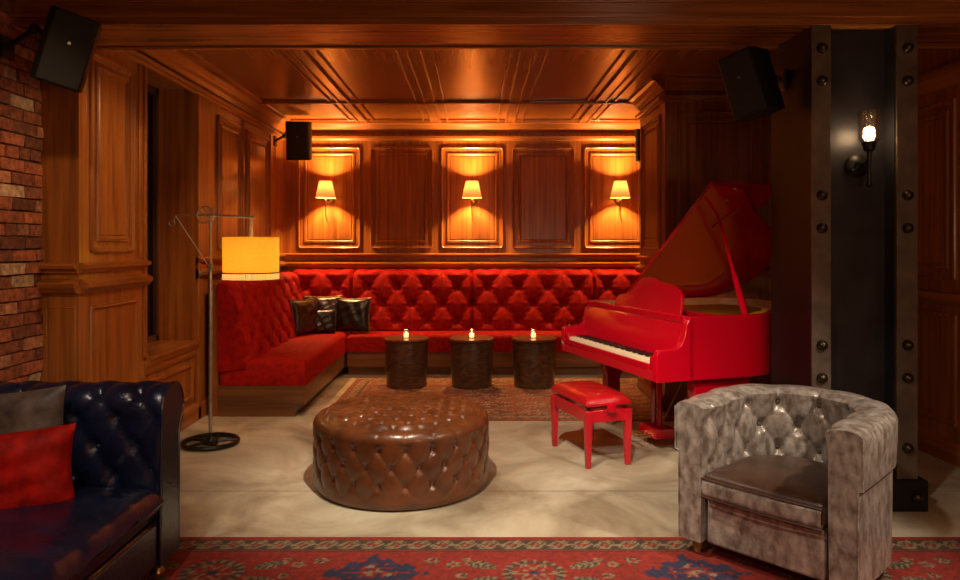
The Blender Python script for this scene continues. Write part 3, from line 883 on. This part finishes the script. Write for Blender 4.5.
def dshape(w, y0, L, k=24):
    pts = [(-w, y0), (w, y0)]
    for i in range(k+1):
        a = PI*i/k; pts.append((w*cos(a), L+w*sin(a)*.95))
    return pts
MB().prism(dshape(.268, .018, .34), lambda u, v, t: (u, v, t), .07, .292).build('seat_rail', SILV, AC, bevel=.015, seg=3)
def chair_cushion():
    o2 = dshape(.272, -.012, .33, 40); n = len(o2); c = Vector((0, .28))
    # resample outline
    o2 = [(-.272+.544*i/30, -.012-.012*sin(PI*i/30)) for i in range(31)] + o2[2:]; n = len(o2)
    prof = [(0, .30), (.5, .296), (.9, .297), (.97, .304), (1., .325), (1.0, .375), (.985, .395), (.95, .408), (.85, .418), (.6, .427), (.3, .432), (.02, .434)]
    vs = []; fs = []
    for (k, z) in prof:
        for (x, y) in o2: vs.append((c.x+(x-c.x)*max(k, .01), c.y+(y-c.y)*max(k, .01), z))
    for i in range(len(prof)-1):
        for q in range(n): fs.append((i*n+q, i*n+(q+1) % n, (i+1)*n+(q+1) % n, (i+1)*n+q))
    fs.append(tuple(range(n))[::-1]); fs.append(tuple((len(prof)-1)*n+q for q in range(n)))
    o = MB().add(vs, fs).build('seat_cushion', SEATV, AC, smooth=50)
    fr = [(x, y-.004) for x, y in o2[:31]]
    g = MB()   # front boxing in the pale velvet
    g.grid(lambda u, v: (-.268+.536*u, -.030-.010*sin(PI*u)+.012*(2*v-1)**4, .306+.082*v), 30, 10)
    g.grid(lambda u, v: (-.268+.536*u, -.010+0*v, .306+.082*v), 2, 2)
    g.build('cushion_border', SILV, o)
    for z in (.304, .390): MB().tube([(x, y-.014, z) for x, y in o2[:31]], .005, 6).build('piping', SEATV, o)
chair_cushion()
lg = MB().lathe([(.016, 0), (.024, .035), (.028, .075)], 16).build('leg', simple('pale_oak_leg', (.32, .17, .06), .4, noise=.2), AC)
lg.location = (-.34, .06, 0)
for (x, y) in ((.34, .06), (-.24, .64), (.24, .64)): part_copy(lg, AC, Matrix.Translation((x, y, 0)))

# ------------------------------------------------------------------ grand piano
PR = math.atan2(-.953, .304)
pn = thing('grand_piano', 'glossy red grand piano with raised lid beside the dark steel column', 'piano', (.701, 5.825, 0), PR)
W = 1.45; ZB, ZR = .615, 1.03
ctrl = [(0, .24), (0, .7), (0, 1.15), (.0, 1.38), (.04, 1.54), (.17, 1.68), (.38, 1.745), (.6, 1.72), (.80, 1.61), (.98, 1.43), (1.09, 1.28), (1.20, 1.13), (1.33, 1.0), (1.42, .88), (1.45, .74), (1.45, .5), (1.45, .24)]
def catmull(P, k=6):
    out = []
    for i in range(len(P)-1):
        p0 = P[max(0, i-1)]; p1 = P[i]; p2 = P[i+1]; p3 = P[min(len(P)-1, i+2)]
        for j in range(k):
            t = j/k
            out.append(tuple(.5*((2*p1[a])+(-p0[a]+p2[a])*t+(2*p0[a]-5*p1[a]+4*p2[a]-p3[a])*t*t+(-p0[a]+3*p1[a]-3*p2[a]+p3[a])*t**3) for a in (0, 1)))
    out.append(P[-1]); return out
OUT = catmull(ctrl)
def inset(path, d):
    res = []
    for i, p in enumerate(path):
        a = path[max(0, i-1)]; b = path[min(len(path)-1, i+1)]
        t = Vector((b[0]-a[0], b[1]-a[1])).normalized(); n = Vector((t.y, -t.x))
        res.append((p[0]+n.x*d, p[1]+n.y*d))
    return res
INN = inset(OUT, .045)
n = len(OUT); ringp = OUT + INN[::-1]
def strip(path_o, path_i, z0, z1):
    n = len(path_o); vs = []
    for (a, b) in zip(path_o, path_i): vs += [(*a, z0), (*a, z1), (*b, z1), (*b, z0)]
    fs = []
    for i in range(n-1):
        for k in range(4): fs.append((i*4+k, (i+1)*4+k, (i+1)*4+(k+1) % 4, i*4+(k+1) % 4))
    fs += [(3, 2, 1, 0), tuple((n-1)*4+k for k in range(4))]
    return MB().add(vs, fs)
strip(OUT, INN, ZB, ZR).build('rim', LACQ, pn, bevel=.006, seg=3)
strip(inset(OUT, .046), inset(OUT, .056), ZB+.02, ZR-.006).build('inner_rim', SOUND, pn)
mb = MB(); pl = inset(OUT, .05); mb.prism(pl, lambda u, v, t: (u, v, t), .645, .66); mb.build('bottom_board', LACQM, pn)
pg = [p for p in inset(OUT, .075) if p[1] > .5]; pg = [(pg[0][0], .46)] + pg + [(pg[-1][0], .46)]
gp = MB().prism(pg, lambda u, v, t: (u, v, t), .945, .96).build('iron_plate', GOLD, pn, bevel=.003)
mb = MB()
for k in range(60):
    x0 = .12+k*.0195; y1 = 1.45-.0*x0
    lim = max([p[1] for p in pg if abs(p[0]-x0) < .06] or [.6])-.12
    mb.tube([(x0, .62, .972), (min(x0*.72+.12, x0+.02), max(.66, lim), .972)], .0011, 4)
mb.build('strings', BRASS, pn)
# arms with scrolled cheeks
prof = [(0, ZB), (.0, .79), (.012, .812), (.03, .82), (.13, .822), (.165, .832), (.19, .86), (.205, .90), (.215, .96), (.235, 1.005), (.26, ZR), (.28, ZR), (.28, ZB)]
for (a, b) in ((0, .05), (W-.05, W)):
    MB().prism(prof, lambda u, v, t: (t, u, v), a, b).build('arm', LACQ, pn, bevel=.005, seg=3)
for (a, b) in ((.05, .105), (W-.105, W-.05)):
    MB().box(a, b, .01, .19, .68, .775).build('key_block', LACQ, pn, bevel=.006, seg=3)
MB().box(.05, W-.05, 0.004, .30, ZB+.003, .68).build('keybed', LACQM, pn, bevel=.004)
MB().box(.105, W-.105, 0.002, .022, .68, .722).build('key_slip', LACQ, pn, bevel=.004)
kw = (W-.21)/52; k0 = None
bmk = MB().box(0, kw-.0012, .026, .175, .700, .741)
for i in range(52):
    if k0 is None: k0 = bmk.build('white_key', IVORY, pn, bevel=.0015); k0.location = (.105, 0, 0)
    else: part_copy(k0, pn, Matrix.Translation((.105+i*kw, 0, 0)))
b0 = None; bmk = MB().prism([(.080, .741), (.085, .752), (.175, .753), (.175, .741)], lambda u, v, t: (t, u, v), -.0055, .0055)
for i in range(51):
    if (i % 7) in (1, 4): continue
    M = Matrix.Translation((.105+(i+1)*kw, 0, 0))
    if b0 is None: b0 = bmk.build('black_key', EBONY, pn); b0.matrix_local = M
    else: part_copy(b0, pn, M)
MB().prism([(.178, .735), (.186, .735), (.246, .985), (.236, .99), (.19, .87)], lambda u, v, t: (t, u, v), .05, W-.05).build('fallboard', LACQ, pn, bevel=.003)
MB().box(.045, W-.045, .225, .262, .985, ZR).build('front_rail', LACQ, pn, bevel=.005)
MB().box(.047, W-.047, .262, .58, .975, .992).build('desk_shelf', LACQM, pn, bevel=.004)
MB().box(.047, W-.047, .57, .60, .945, 1.012).build('belly_rail', LACQM, pn, bevel=.004)
# music desk with curved top
dk = [(.30, 0), (.30, .06), (.34, .10), (.42, .115), (.50, .14), (.56, .20), (.62, .245), (.70, .262), (.80, .258), (.88, .236), (.96, .226), (1.05, .22), (1.13, .195), (1.18, .15), (1.20, .08), (1.20, 0)]
dkp = catmull(dk, 4)
T = Matrix.Translation((0, .34, .994)) @ Matrix.Rotation(-.22, 4, 'X')
mb = MB().prism(dkp, lambda u, v, t: T @ Vector((u, t, v)), -.011, .011)
mb.build('music_desk', LACQ, pn, bevel=.003)
mb = MB().box(.30, 1.18, .300, .335, .993, 1.012); mb.build('desk_ledge', LACQ, pn, bevel=.004)
for x in (.42, 1.06): 
    mb = MB().tube([(x, .41, .993), (x, .385, 1.12)], .005, 8); mb.build('desk_prop', BRASS, pn)
# lid
PH = math.radians(36)
def lidm(sp, v, t): return (.0 + sp*cos(PH)-t*sin(PH), v, 1.038+sp*sin(PH)+t*cos(PH))
lid = [(-.012, .6)] + [(-.012, .9), (-.012, 1.2)] + [(p[0], p[1]) for p in catmull([(-.012, 1.38), (.03, 1.56), (.17, 1.70), (.38, 1.765), (.62, 1.74), (.82, 1.62), (.98, 1.44), (1.10, 1.28), (1.19, 1.15), (1.33, 1.01), (1.44, .88), (1.475, .74)], 5)] + [(1.475, .6)]
MB().prism(lid, lidm, 0, .02).build('lid', LACQ, pn, bevel=.005, seg=3)
flap = [(-.012, .612), (1.475, .612), (1.475, 1.16), (1.46, 1.185), (1.43, 1.19), (.02, 1.19), (-.012, 1.16)]
MB().prism(flap, lidm, .023, .042).build('lid_flap', LACQ, pn, bevel=.004)
MB().prism([(1.0, .88), (1.035, .88), (1.28, .98), (1.26, 1.01)], lidm, -.010, 0).build('prop_cup', LACQM, pn, bevel=.003)
pa = Vector((1.385, .73, .995)); pb = Vector(lidm(1.154, .84, 0))
MB().tube([pa, pa+(pb-pa)*.12, pa+(pb-pa)*.35, pa+(pb-pa)*.45, pb], [.020, .024, .020, .012, .010], 10).build('lid_prop', LACQ, pn)
for (sp_, v) in ((1.154, .84), (1.33, .81), (1.46, .80)):
    MB().lathe([(.011, -.012), (.012, -.004), (.008, .0)], 12, lidm(sp_, v, 0)).build('lid_stud', STEEL, pn)
for v in (.7, 1.15): MB().box(-.022, -.002, v-.05, v+.05, 1.0, 1.05).build('hinge', BRASS, pn)
# legs, casters
def leg(sx, sy, wide):
    pr = [(-.055, .12), (.055, .12), (.06, .40), (.085, .45), (.085+wide, .56), (.09+wide, ZB), (-.09, ZB), (-.085, .50), (-.06, .42)]
    o = MB().prism(pr, lambda u, v, t: (sx+t, sy+u, v), -.045, .045).build('leg', LACQ, pn, bevel=.006, seg=3)
    MB().box(sx-.06, sx+.06, sy-.07, sy+.07, .07, .12).build('leg_foot', LACQ, o, bevel=.006)
    MB().lathe([(.035, -.02), (.042, -.014), (.042, .014), (.035, .02)], 20, (sx, sy, .042), Matrix.Rotation(PI/2, 4, 'X')).build('caster', BRASS, o)
leg(1.36, .40, .26); leg(.12, .40, .12); leg(.38, 1.42, .02)
# lyre with pedals
ly = MB()
for x in (.735, .815): ly.tube([(x, .42, .14), (x, .42, ZB)], [.022, .026], 4)
ly.box(.68, .87, .37, .47, .56, ZB).box(.66, .89, .34, .50, .08, .15)
ly = ly.build('pedal_lyre', LACQ, pn, bevel=.005)
for x in (.715, .775, .835): MB().box(x-.013, x+.013, .24, .36, .09, .102).build('pedal', BRASS, ly, bevel=.004)
for x in (.71, .84): MB().tube([(x, .50, .12), (x, .78, ZB)], .006, 8).build('brace_rod', BRASS, ly)
MB().lathe([(.008, 0), (.008, .012)], 12, (.06, -.006, .70), Matrix.Rotation(PI/2, 4, 'X')).build('lock', BRASS, pn)
for x in (.025, ): MB().ball((x, .06, .826), .008, 8).build('stud', STEEL, pn)

# ------------------------------------------------------------------ piano stool
SR = math.atan2(.97, -.25)
st = thing('piano_stool', 'red adjustable piano stool with padded seat in front of the piano', 'stool', (.800, 4.98, 0), PR)
hx, hy = .272, .148
lgm = MB().add([(-.016, -.016, 0), (.016, -.016, 0), (.016, .016, 0), (-.016, .016, 0), (-.026, -.026, .385), (.026, -.026, .385), (.026, .026, .385), (-.026, .026, .385)],
               [(0, 3, 2, 1), (4, 5, 6, 7), (0, 1, 5, 4), (1, 2, 6, 5), (2, 3, 7, 6), (3, 0, 4, 7)])
l0 = lgm.build('leg', LACQM, st, bevel=.004)
l0.location = (-hx, -hy, 0)
for (a, b) in ((hx, -hy), (hx, hy), (-hx, hy)): part_copy(l0, st, Matrix.Translation((a, b, 0)))
mb = MB().box(-hx, hx, -hy-.018, -hy+.004, .305, .385).box(-hx, hx, hy-.004, hy+.018, .305, .385).box(-hx-.018, -hx+.004, -hy, hy, .305, .385).box(hx-.004, hx+.018, -hy, hy, .305, .385)
mb.build('apron', LACQM, st, bevel=.004)
mb = MB()
for y in (-.09, .09):
    for s in (-1, 1): mb.tube([(-.2*s, y, .36), (.2*s, y, .43)], .009, 6)
mb.tube([(-.2, -.1, .39), (-.2, .1, .39)], .008, 6).tube([(.2, -.1, .39), (.2, .1, .39)], .008, 6)
mb.build('scissor_mechanism', IRON, st)
MB().box(-.292, .292, -.168, .168, .412, .438).build('seat_frame', LACQM, st, bevel=.006)
def cush(u, v):
    a = u*2-1; b = v*2-1; x = a*.288; y = b*.165
    e = (1-abs(a)**6)**.5*(1-abs(b)**6)**.5
    return (x, y, .438+.052*e*(.82+.18*tuft(x, y, .072, .09)))
MB().grid(cush, 70, 44).build('seat', REDS, st, smooth=70)
for s in (-1, 1):
    M = Matrix.Rotation(PI/2, 4, 'Y')
    MB().lathe([(.012, -.03), (.012, 0), (.030, .004), (.034, .02), (.028, .036), (.01, .04)], 16, (s*.305, 0, .405), M if s > 0 else Matrix.Rotation(-PI/2, 4, 'Y')).build('height_knob', LACQ, st)

# ------------------------------------------------------------------ floor lamp
fl = thing('floor_lamp', 'iron floor lamp with counterbalance arm and glowing yellow drum shade', 'lamp', (-1.995, 5.24, 0))
P = lambda px, py: ((px-210)*.0075, 0, 1.5-(py-244)*.0075)
ringpts = [(.195*cos(2*PI*k/40), .195*sin(2*PI*k/40), .022) for k in range(40)]
mb = MB().tube(ringpts, .017, 8, closed=True)
mb.lathe([(.001, .010), (.055, .010), (.055, .035), (.03, .05), (.018, .06), (.014, .09)], 20)
for k in range(5):
    a = 2*PI*k/5+.3; mb.tube([(.03*cos(a), .03*sin(a), .026), (.19*cos(a), .19*sin(a), .022)], .011, 6)
mb.build('wheel_base', IRON, fl)
MB().tube([(0, 0, .05), (0, 0, 1.36)], .014, 12).tube([(0, 0, 1.36), (0, 0, 1.765)], .010, 10).lathe([(.014, 1.30), (.022, 1.31), (.022, 1.35), (.014, 1.36)], 12).build('pole', STEEL, fl)
c = P(206, 215)
mb = MB().tube([(c[0]+.062*cos(2*PI*k/28), -.015, c[2]+.062*sin(2*PI*k/28)) for k in range(28)], .006, 8, closed=True)
for k in range(3): 
    a = PI*k/3+.2; mb.tube([(c[0]-.06*cos(a), -.015, c[2]-.06*sin(a)), (c[0]+.06*cos(a), -.015, c[2]+.06*sin(a))], .004, 6)
mb.build('pulley_wheel', STEEL, fl)
a0 = P(175, 215.5); a1 = P(253, 217.5)
MB().tube([(a0[0], 0, a0[2]), (c[0], 0, c[2]), (a1[0], 0, a1[2])], [.006, .009, .008], 8).ball((a1[0], 0, a1[2]), .014, 8).build('arm', STEEL, fl)
b1 = P(208.5, 267)
MB().tube([(a0[0], 0, a0[2]), (b1[0], 0, b1[2])], .005, 8).build('strut', STEEL, fl)
q = P(171.5, 223.5)
MB().tube([(q[0]+.021*cos(2*PI*k/20), 0, q[2]+.021*sin(2*PI*k/20)) for k in range(20)], .004, 6, closed=True).tube([(a0[0], 0, a0[2]), (q[0]+.012, 0, q[2]+.018)], .003, 6).build('end_ring', STEEL, fl)
kn = P(203, 272.5)
MB().tube([(kn[0]-.025, 0, kn[2]), (0, 0, kn[2])], .005, 8).ball((kn[0]-.03, 0, kn[2]), .012, 8).build('clamp_knob', STEEL, fl)
scx = (250.5-210)*.0075; zt = 1.5+7*.0075; zb = 1.5-35*.0075; SRd = .203
MB().lathe([(.009, zt-.12), (.016, zt), (.016, zt+.03), (.010, zt+.13), (.009, a1[2])], 14, (scx, 0, 0)).build('shade_stem', simple('pale_stem', (.6, .5, .38), .4), fl)
zs = zb+.052
sh = MB().lathe([(SRd, zs), (SRd+.002, zt), (SRd-.002, zt), (SRd-.004, zs)], 56, (scx, 0, 0), closed=True).build('lamp_shade', SHADE, fl)
def plb(u, v):
    a = u*2*PI; r = SRd-.002+.004*sin(a*60); return (scx+r*cos(a), r*sin(a), zb+(zs-.006-zb)*v)
MB().grid(plb, 360, 3, wu=True).build('pleated_band', SHADE2, sh)
MB().lathe([(SRd+.003, zs-.008), (SRd+.004, zs-.008), (SRd+.004, zs), (SRd+.001, zs)], 56, (scx, 0, 0), closed=True).build('shade_trim', simple('dark_shade_trim', (.12, .06, .02), .7), sh)
mb = MB()
for k in range(3):
    a = 2*PI*k/3+.5; mb.tube([(scx, 0, zt-.03), (scx+.208*cos(a), .208*sin(a), zt-.02)], .003, 6)
mb.build('shade_spider', STEEL, sh)
MB().ball((scx, 0, zt-.16), .032, 12).build('bulb', emis('warm_bulb', (1, .62, .25), 6), fl)

# ------------------------------------------------------------------ wall sconces
def make_sconce(loc, label):
    s = thing('wall_sconce', label, 'wall lamp', loc, 0, 'shaded sconces on the back wall')
    # local: y towards the room is negative; shade centre at y=-.15, z=0
    MB().lathe([(.045, 0), (.045, .008), (.03, .018), (.012, .026)], 24, (.02, 0, -.13), Matrix.Rotation(PI/2, 4, 'X')).build('backplate', BRASS, s)
    MB().tube([(.02, -.02, -.13), (.02, -.11, -.155), (.005, -.19, -.155), (0, -.22, -.12), (0, -.22, -.02)], .006, 8).build('bracket', BRASS, s)
    MB().tube([(0, -.22, -.12), (0, -.22, -.30), (.008, -.21, -.36), (.02, -.19, -.385), (.03, -.17, -.37)], [.006, .006, .006, .005, .005], 8).ball((0, -.22, -.13), .013, 8).build('stem', BRASS, s)
    def f(u, v):
        a = u*2*PI; r = (.118-.045*v)+.0018*sin(a*36); return (r*cos(a), -.22+r*sin(a), -.10+.20*v)
    MB().grid(f, 216, 4, wu=True).build('lamp_shade', SCSH, s)
    MB().ball((0, -.22, .03), .018, 8, 1.4).build('bulb', BULBS, s)
    return s
BULBS = emis('sconce_bulb', (1, .6, .25), 8)
sl = ['left wall sconce with pleated shade beside the small black speaker', 'middle wall sconce with pleated shade above the back banquette', 'right wall sconce with pleated shade, nearest the piano lid']
SCX = [(327-477)*8.5/700, (472-477)*8.5/700, (619-477)*8.5/700]
SZ = 1.5+54*8.5/700
s0 = make_sconce((SCX[0], YB-.008, SZ), sl[0])
for i in (1, 2): dup(s0, (SCX[i], YB-.008, SZ), 0, sl[i])

# ------------------------------------------------------------------ steel column
cm = thing('steel_column', 'dark riveted steel column with two lighter vertical straps, right of the piano', 'column', (0, 0, 0))
CX0, CX1, CY0, CY1 = 1.89, 2.488, 3.95, 4.50
ZT = 2.742
MB().box(CX0+.02, CX1-.02, 4.06, 4.10, .16, ZT).build('web_plate', COLM, cm)
MB().box(CX0+.002, CX0+.022, CY0+.012, CY1, .16, ZT).box(CX1-.022, CX1-.002, CY0+.012, CY1, .16, ZT).box(CX0+.02, CX1-.02, CY1-.02, CY1, .16, ZT).build('side_plates', BLACK, cm)
for (a, b) in ((CX0, CX0+.108), (CX1-.118, CX1)):
    MB().box(a, b, CY0, CY0+.014, .16, ZT).build('strap', STRAP, cm, bevel=.002)
for (a, b) in ((CX0+.108, CX0+.115), (CX1-.125, CX1-.118)):
    MB().box(a, b, CY0+.014, 4.062, .16, ZT).build('strap_return', COLM, cm)
rz = None
RM = Matrix.Rotation(PI/2, 4, 'X')
for x in (CX0+.055, CX1-.06):
    for z in (2.606, 2.42, 1.775, 1.59, .93, .745, .35):
        M = Matrix.Translation((x, CY0, z))
        if rz is None:
            rz = MB().lathe([(.030, 0), (.029, .012), (.024, .024), (.013, .033), (1e-6, .036)], 20, (0, 0, 0), RM).build('rivet', simple('rivet_steel', (.06, .045, .03), .3, .8), cm); rz.matrix_local = M
        else: part_copy(rz, cm, M)
MB().box(CX0-.04, CX1+.04, CY0-.035, CY1+.04, 0, .175).build('base_plate', IRON, cm, bevel=.008)
M = Matrix.Translation((CX1-.03, CY0-.035, .085)); part_copy(rz, cm, M)
# industrial sconce
si = thing('industrial_sconce', 'black wall light with clear glass jar and bare bulb on the steel column', 'wall lamp', (2.197, 4.058, 1.95))
MB().lathe([(.068, 0), (.068, .010), (.055, .022), (.03, .03), (.02, .05)], 28, (0, 0, 0), RM).build('backplate', IRON, si)
MB().tube([(0, -.03, 0), (0, -.09, 0), (.012, -.115, .02), (.012, -.115, .09)], .013, 10).tube([(.012, -.115, 0.02), (.012, -.115, -.10)], .009, 8).ball((.012, -.115, -.11), .019, 8).tube([(-.05, -.06, -.03), (0, -.06, 0)], .008, 8).ball((-.052, -.06, -.035), .016, 8).build('arm', IRON, si)
MB().lathe([(.014, .07), (.030, .08), (.034, .105), (.040, .115), (.040, .125), (.02, .127)], 24, (.012, -.115, 0)).build('socket', IRON, si)
MB().lathe([(.036, .122), (.055, .135), (.058, .16), (.058, .295), (.0565, .298), (.0550, .295), (.055, .16), (.052, .137), (.034, .126)], 32, (.012, -.115, 0)).build('glass_jar', GLASS, si)
MB().lathe([(1e-6, .127), (.012, .13), (.014, .145), (.026, .165), (.030, .185), (.024, .205), (1e-6, .214)], 16, (.012, -.115, 0)).build('bulb', BULB, si)

# ------------------------------------------------------------------ speakers
def speaker(label, loc, rot, w, d, h, anchor, plate):
    """anchor: world point where the bracket meets its wall; plate: wall normal axis"""
    s = thing('loudspeaker', label, 'speaker', loc); s.rotation_euler = rot
    from mathutils import Euler
    inv = (Matrix.Translation(loc) @ Euler(rot).to_matrix().to_4x4()).inverted()
    body = [(-w/2, d/2), (w/2, d/2), (w*.5, -d*.35), (w*.42, -d/2), (-w*.42, -d/2), (-w*.5, -d*.35)]
    MB().prism(body, lambda u, v, t: (u, v, t), -h/2, h/2).build('cabinet', BLACK, s, bevel=.008, seg=3)
    MB().box(-w*.40, w*.40, -d/2-.010, -d/2-.002, -h/2+.012, h/2-.012).build('grille', GRILL, s, bevel=.004)
    MB().lathe([(.008, 0), (.008, .004)], 12, (0, -d/2-.010, h*.1), RM).build('badge', STEEL, s)
    A = inv @ Vector(anchor); B = Vector((0, d/2-.01, .03)); mid = Vector((A.x*.6, max(B.y+.06, A.y*.6), .05))
    mb = MB().tube([B, mid, A], .016, 8).ball(mid, .03, 8)
    px = Vector(plate)*.008; q = Vector(anchor)+px
    e = [Vector((0, 0, .06)), Vector(plate).cross(Vector((0, 0, 1)))*.05]
    vs = [inv @ (q+sa*px+sb*e[0]+sc*e[1]) for sa in (-1, 1) for sb in (-1, 1) for sc in (-1, 1)]
    mb.add(vs, [(0, 1, 3, 2), (4, 6, 7, 5), (0, 4, 5, 1), (2, 3, 7, 6), (0, 2, 6, 4), (1, 5, 7, 3)])
    mb.build('bracket', IRON, s)
    return s
speaker('large black loudspeaker tilted down at the top of the brick wall', (-2.16, 3.68, 2.52), (.25, .24, .62), .24, .26, .38, (XB+.022, 3.86, 2.58), (1, 0, 0))
speaker('small black speaker hanging in the left corner of the alcove by the ceiling', (-2.06, 8.10, 2.695), (.16, 0, .12), .27, .26, .44, (XL, 8.30, 2.72), (1, 0, 0))
speaker('black speaker half hidden behind the alcove pier, right of the last sconce', (1.99, 8.20, 2.66), (.15, -.0, -.25), .26, .25, .38, (2.405, 8.35, 2.70), (-1, 0, 0))
speaker('black loudspeaker fixed to the left side of the steel column above the piano', (1.64, 4.20, 2.455), (.10, -.24, -.80), .23, .25, .38, (CX0-.012, 4.30, 2.50), (-1, 0, 0))

# ------------------------------------------------------------------ light of the lamps; ceiling spots and fills added out of frame
def light(name, kind, loc, energy, col, rot=None, **k):
    l = bpy.data.lights.new(name, kind); l.energy = energy; l.color = col
    for a, b in k.items(): setattr(l, a, b)
    o = bpy.data.objects.new(name, l); C.objects.link(o); o.location = loc
    if rot is not None: o.rotation_euler = rot
    return o
def aim(o, t):
    d = Vector(t)-o.location; o.rotation_euler = d.to_track_quat('-Z', 'Y').to_euler()
def spot(loc, target, e, col=(1, .86, .68), size=60, blend=.6, rad=.06):
    o = light('spot_light', 'SPOT', loc, e, col, spot_size=math.radians(size), spot_blend=blend, shadow_soft_size=rad); aim(o, target); return o
WARM = (1, .50, .17)
for i in range(3):
    light('sconce_light', 'POINT', (SCX[i], YB-.228, SZ+.03), 215, (1, .53, .18), shadow_soft_size=.03)
light('floor_lamp_light', 'POINT', (-1.995+scx, 5.24, 1.40), 15, (1, .78, .42), shadow_soft_size=.045)
light('column_lamp_light', 'POINT', (2.209, 3.943, 2.13), 13, (1, .70, .40), shadow_soft_size=.036)
for (x, y) in TX: light('candle_light', 'POINT', (x, 7.32, .60), .35, (1, .5, .15), shadow_soft_size=.01)
spot((-.3, 3.0, 2.96), (.15, 4.5, 0), 350, (1, .85, .64), 70)
spot((-.2, 1.2, 2.96), (1.2, 3.1, .4), 130, (1, .86, .70), 46)
spot((2.7, 1.9, 2.96), (1.35, 3.3, .5), 290, (1, .84, .66), 44)
spot((-1.2, 1.2, 2.96), (-1.9, 3.0, .5), 80, (1, .85, .70), 50)
spot((-.9, 4.15, 2.72), (-2.4, 4.45, 1.6), 60, (1, .60, .28), 66)
spot((-1.5, 2.2, 2.96), (-2.6, 3.8, 1.5), 60, (1, .66, .36), 50)
spot((.3, 2.2, 2.96), (1.25, 5.0, .85), 430, (1, .80, .62), 32)
spot((-.9, 5.2, 2.96), (-2.0, 6.8, .5), 110, (1, .55, .30), 70)
spot((.3, 6.2, 2.96), (.1, 7.7, .4), 50, (1, .55, .30), 80)
light('low_fill_light', 'POINT', (1.7, -.3, 1.35), 50, (1, .70, .46), shadow_soft_size=.18)  # unseen low fill added behind the camera to brighten lid underside and armchair
a = light('room_fill', 'AREA', (.4, .7, 2.9), 25, (1, .58, .30), shape='RECTANGLE', size=3.0, size_y=1.6)

w = bpy.data.worlds.new('World'); bpy.context.scene.world = w; w.use_nodes = True
w.node_tree.nodes['Background'].inputs[0].default_value = (.02, .012, .008, 1)

# ------------------------------------------------------------------ camera
cam = bpy.data.cameras.new('camera'); co = bpy.data.objects.new('camera', cam); C.objects.link(co)
co.location = (0, 0, 1.5); co.rotation_euler = (PI/2, 0, 0)
cam.sensor_width = 36; cam.lens = 36*700/960; cam.shift_x = 3/960; cam.shift_y = -46/960
bpy.context.scene.camera = co
vs_ = bpy.context.scene.view_settings
vs_.view_transform = 'Standard'; vs_.look = 'None'; vs_.gamma = 1; vs_.exposure = 0.0; vs_.use_curve_mapping = False
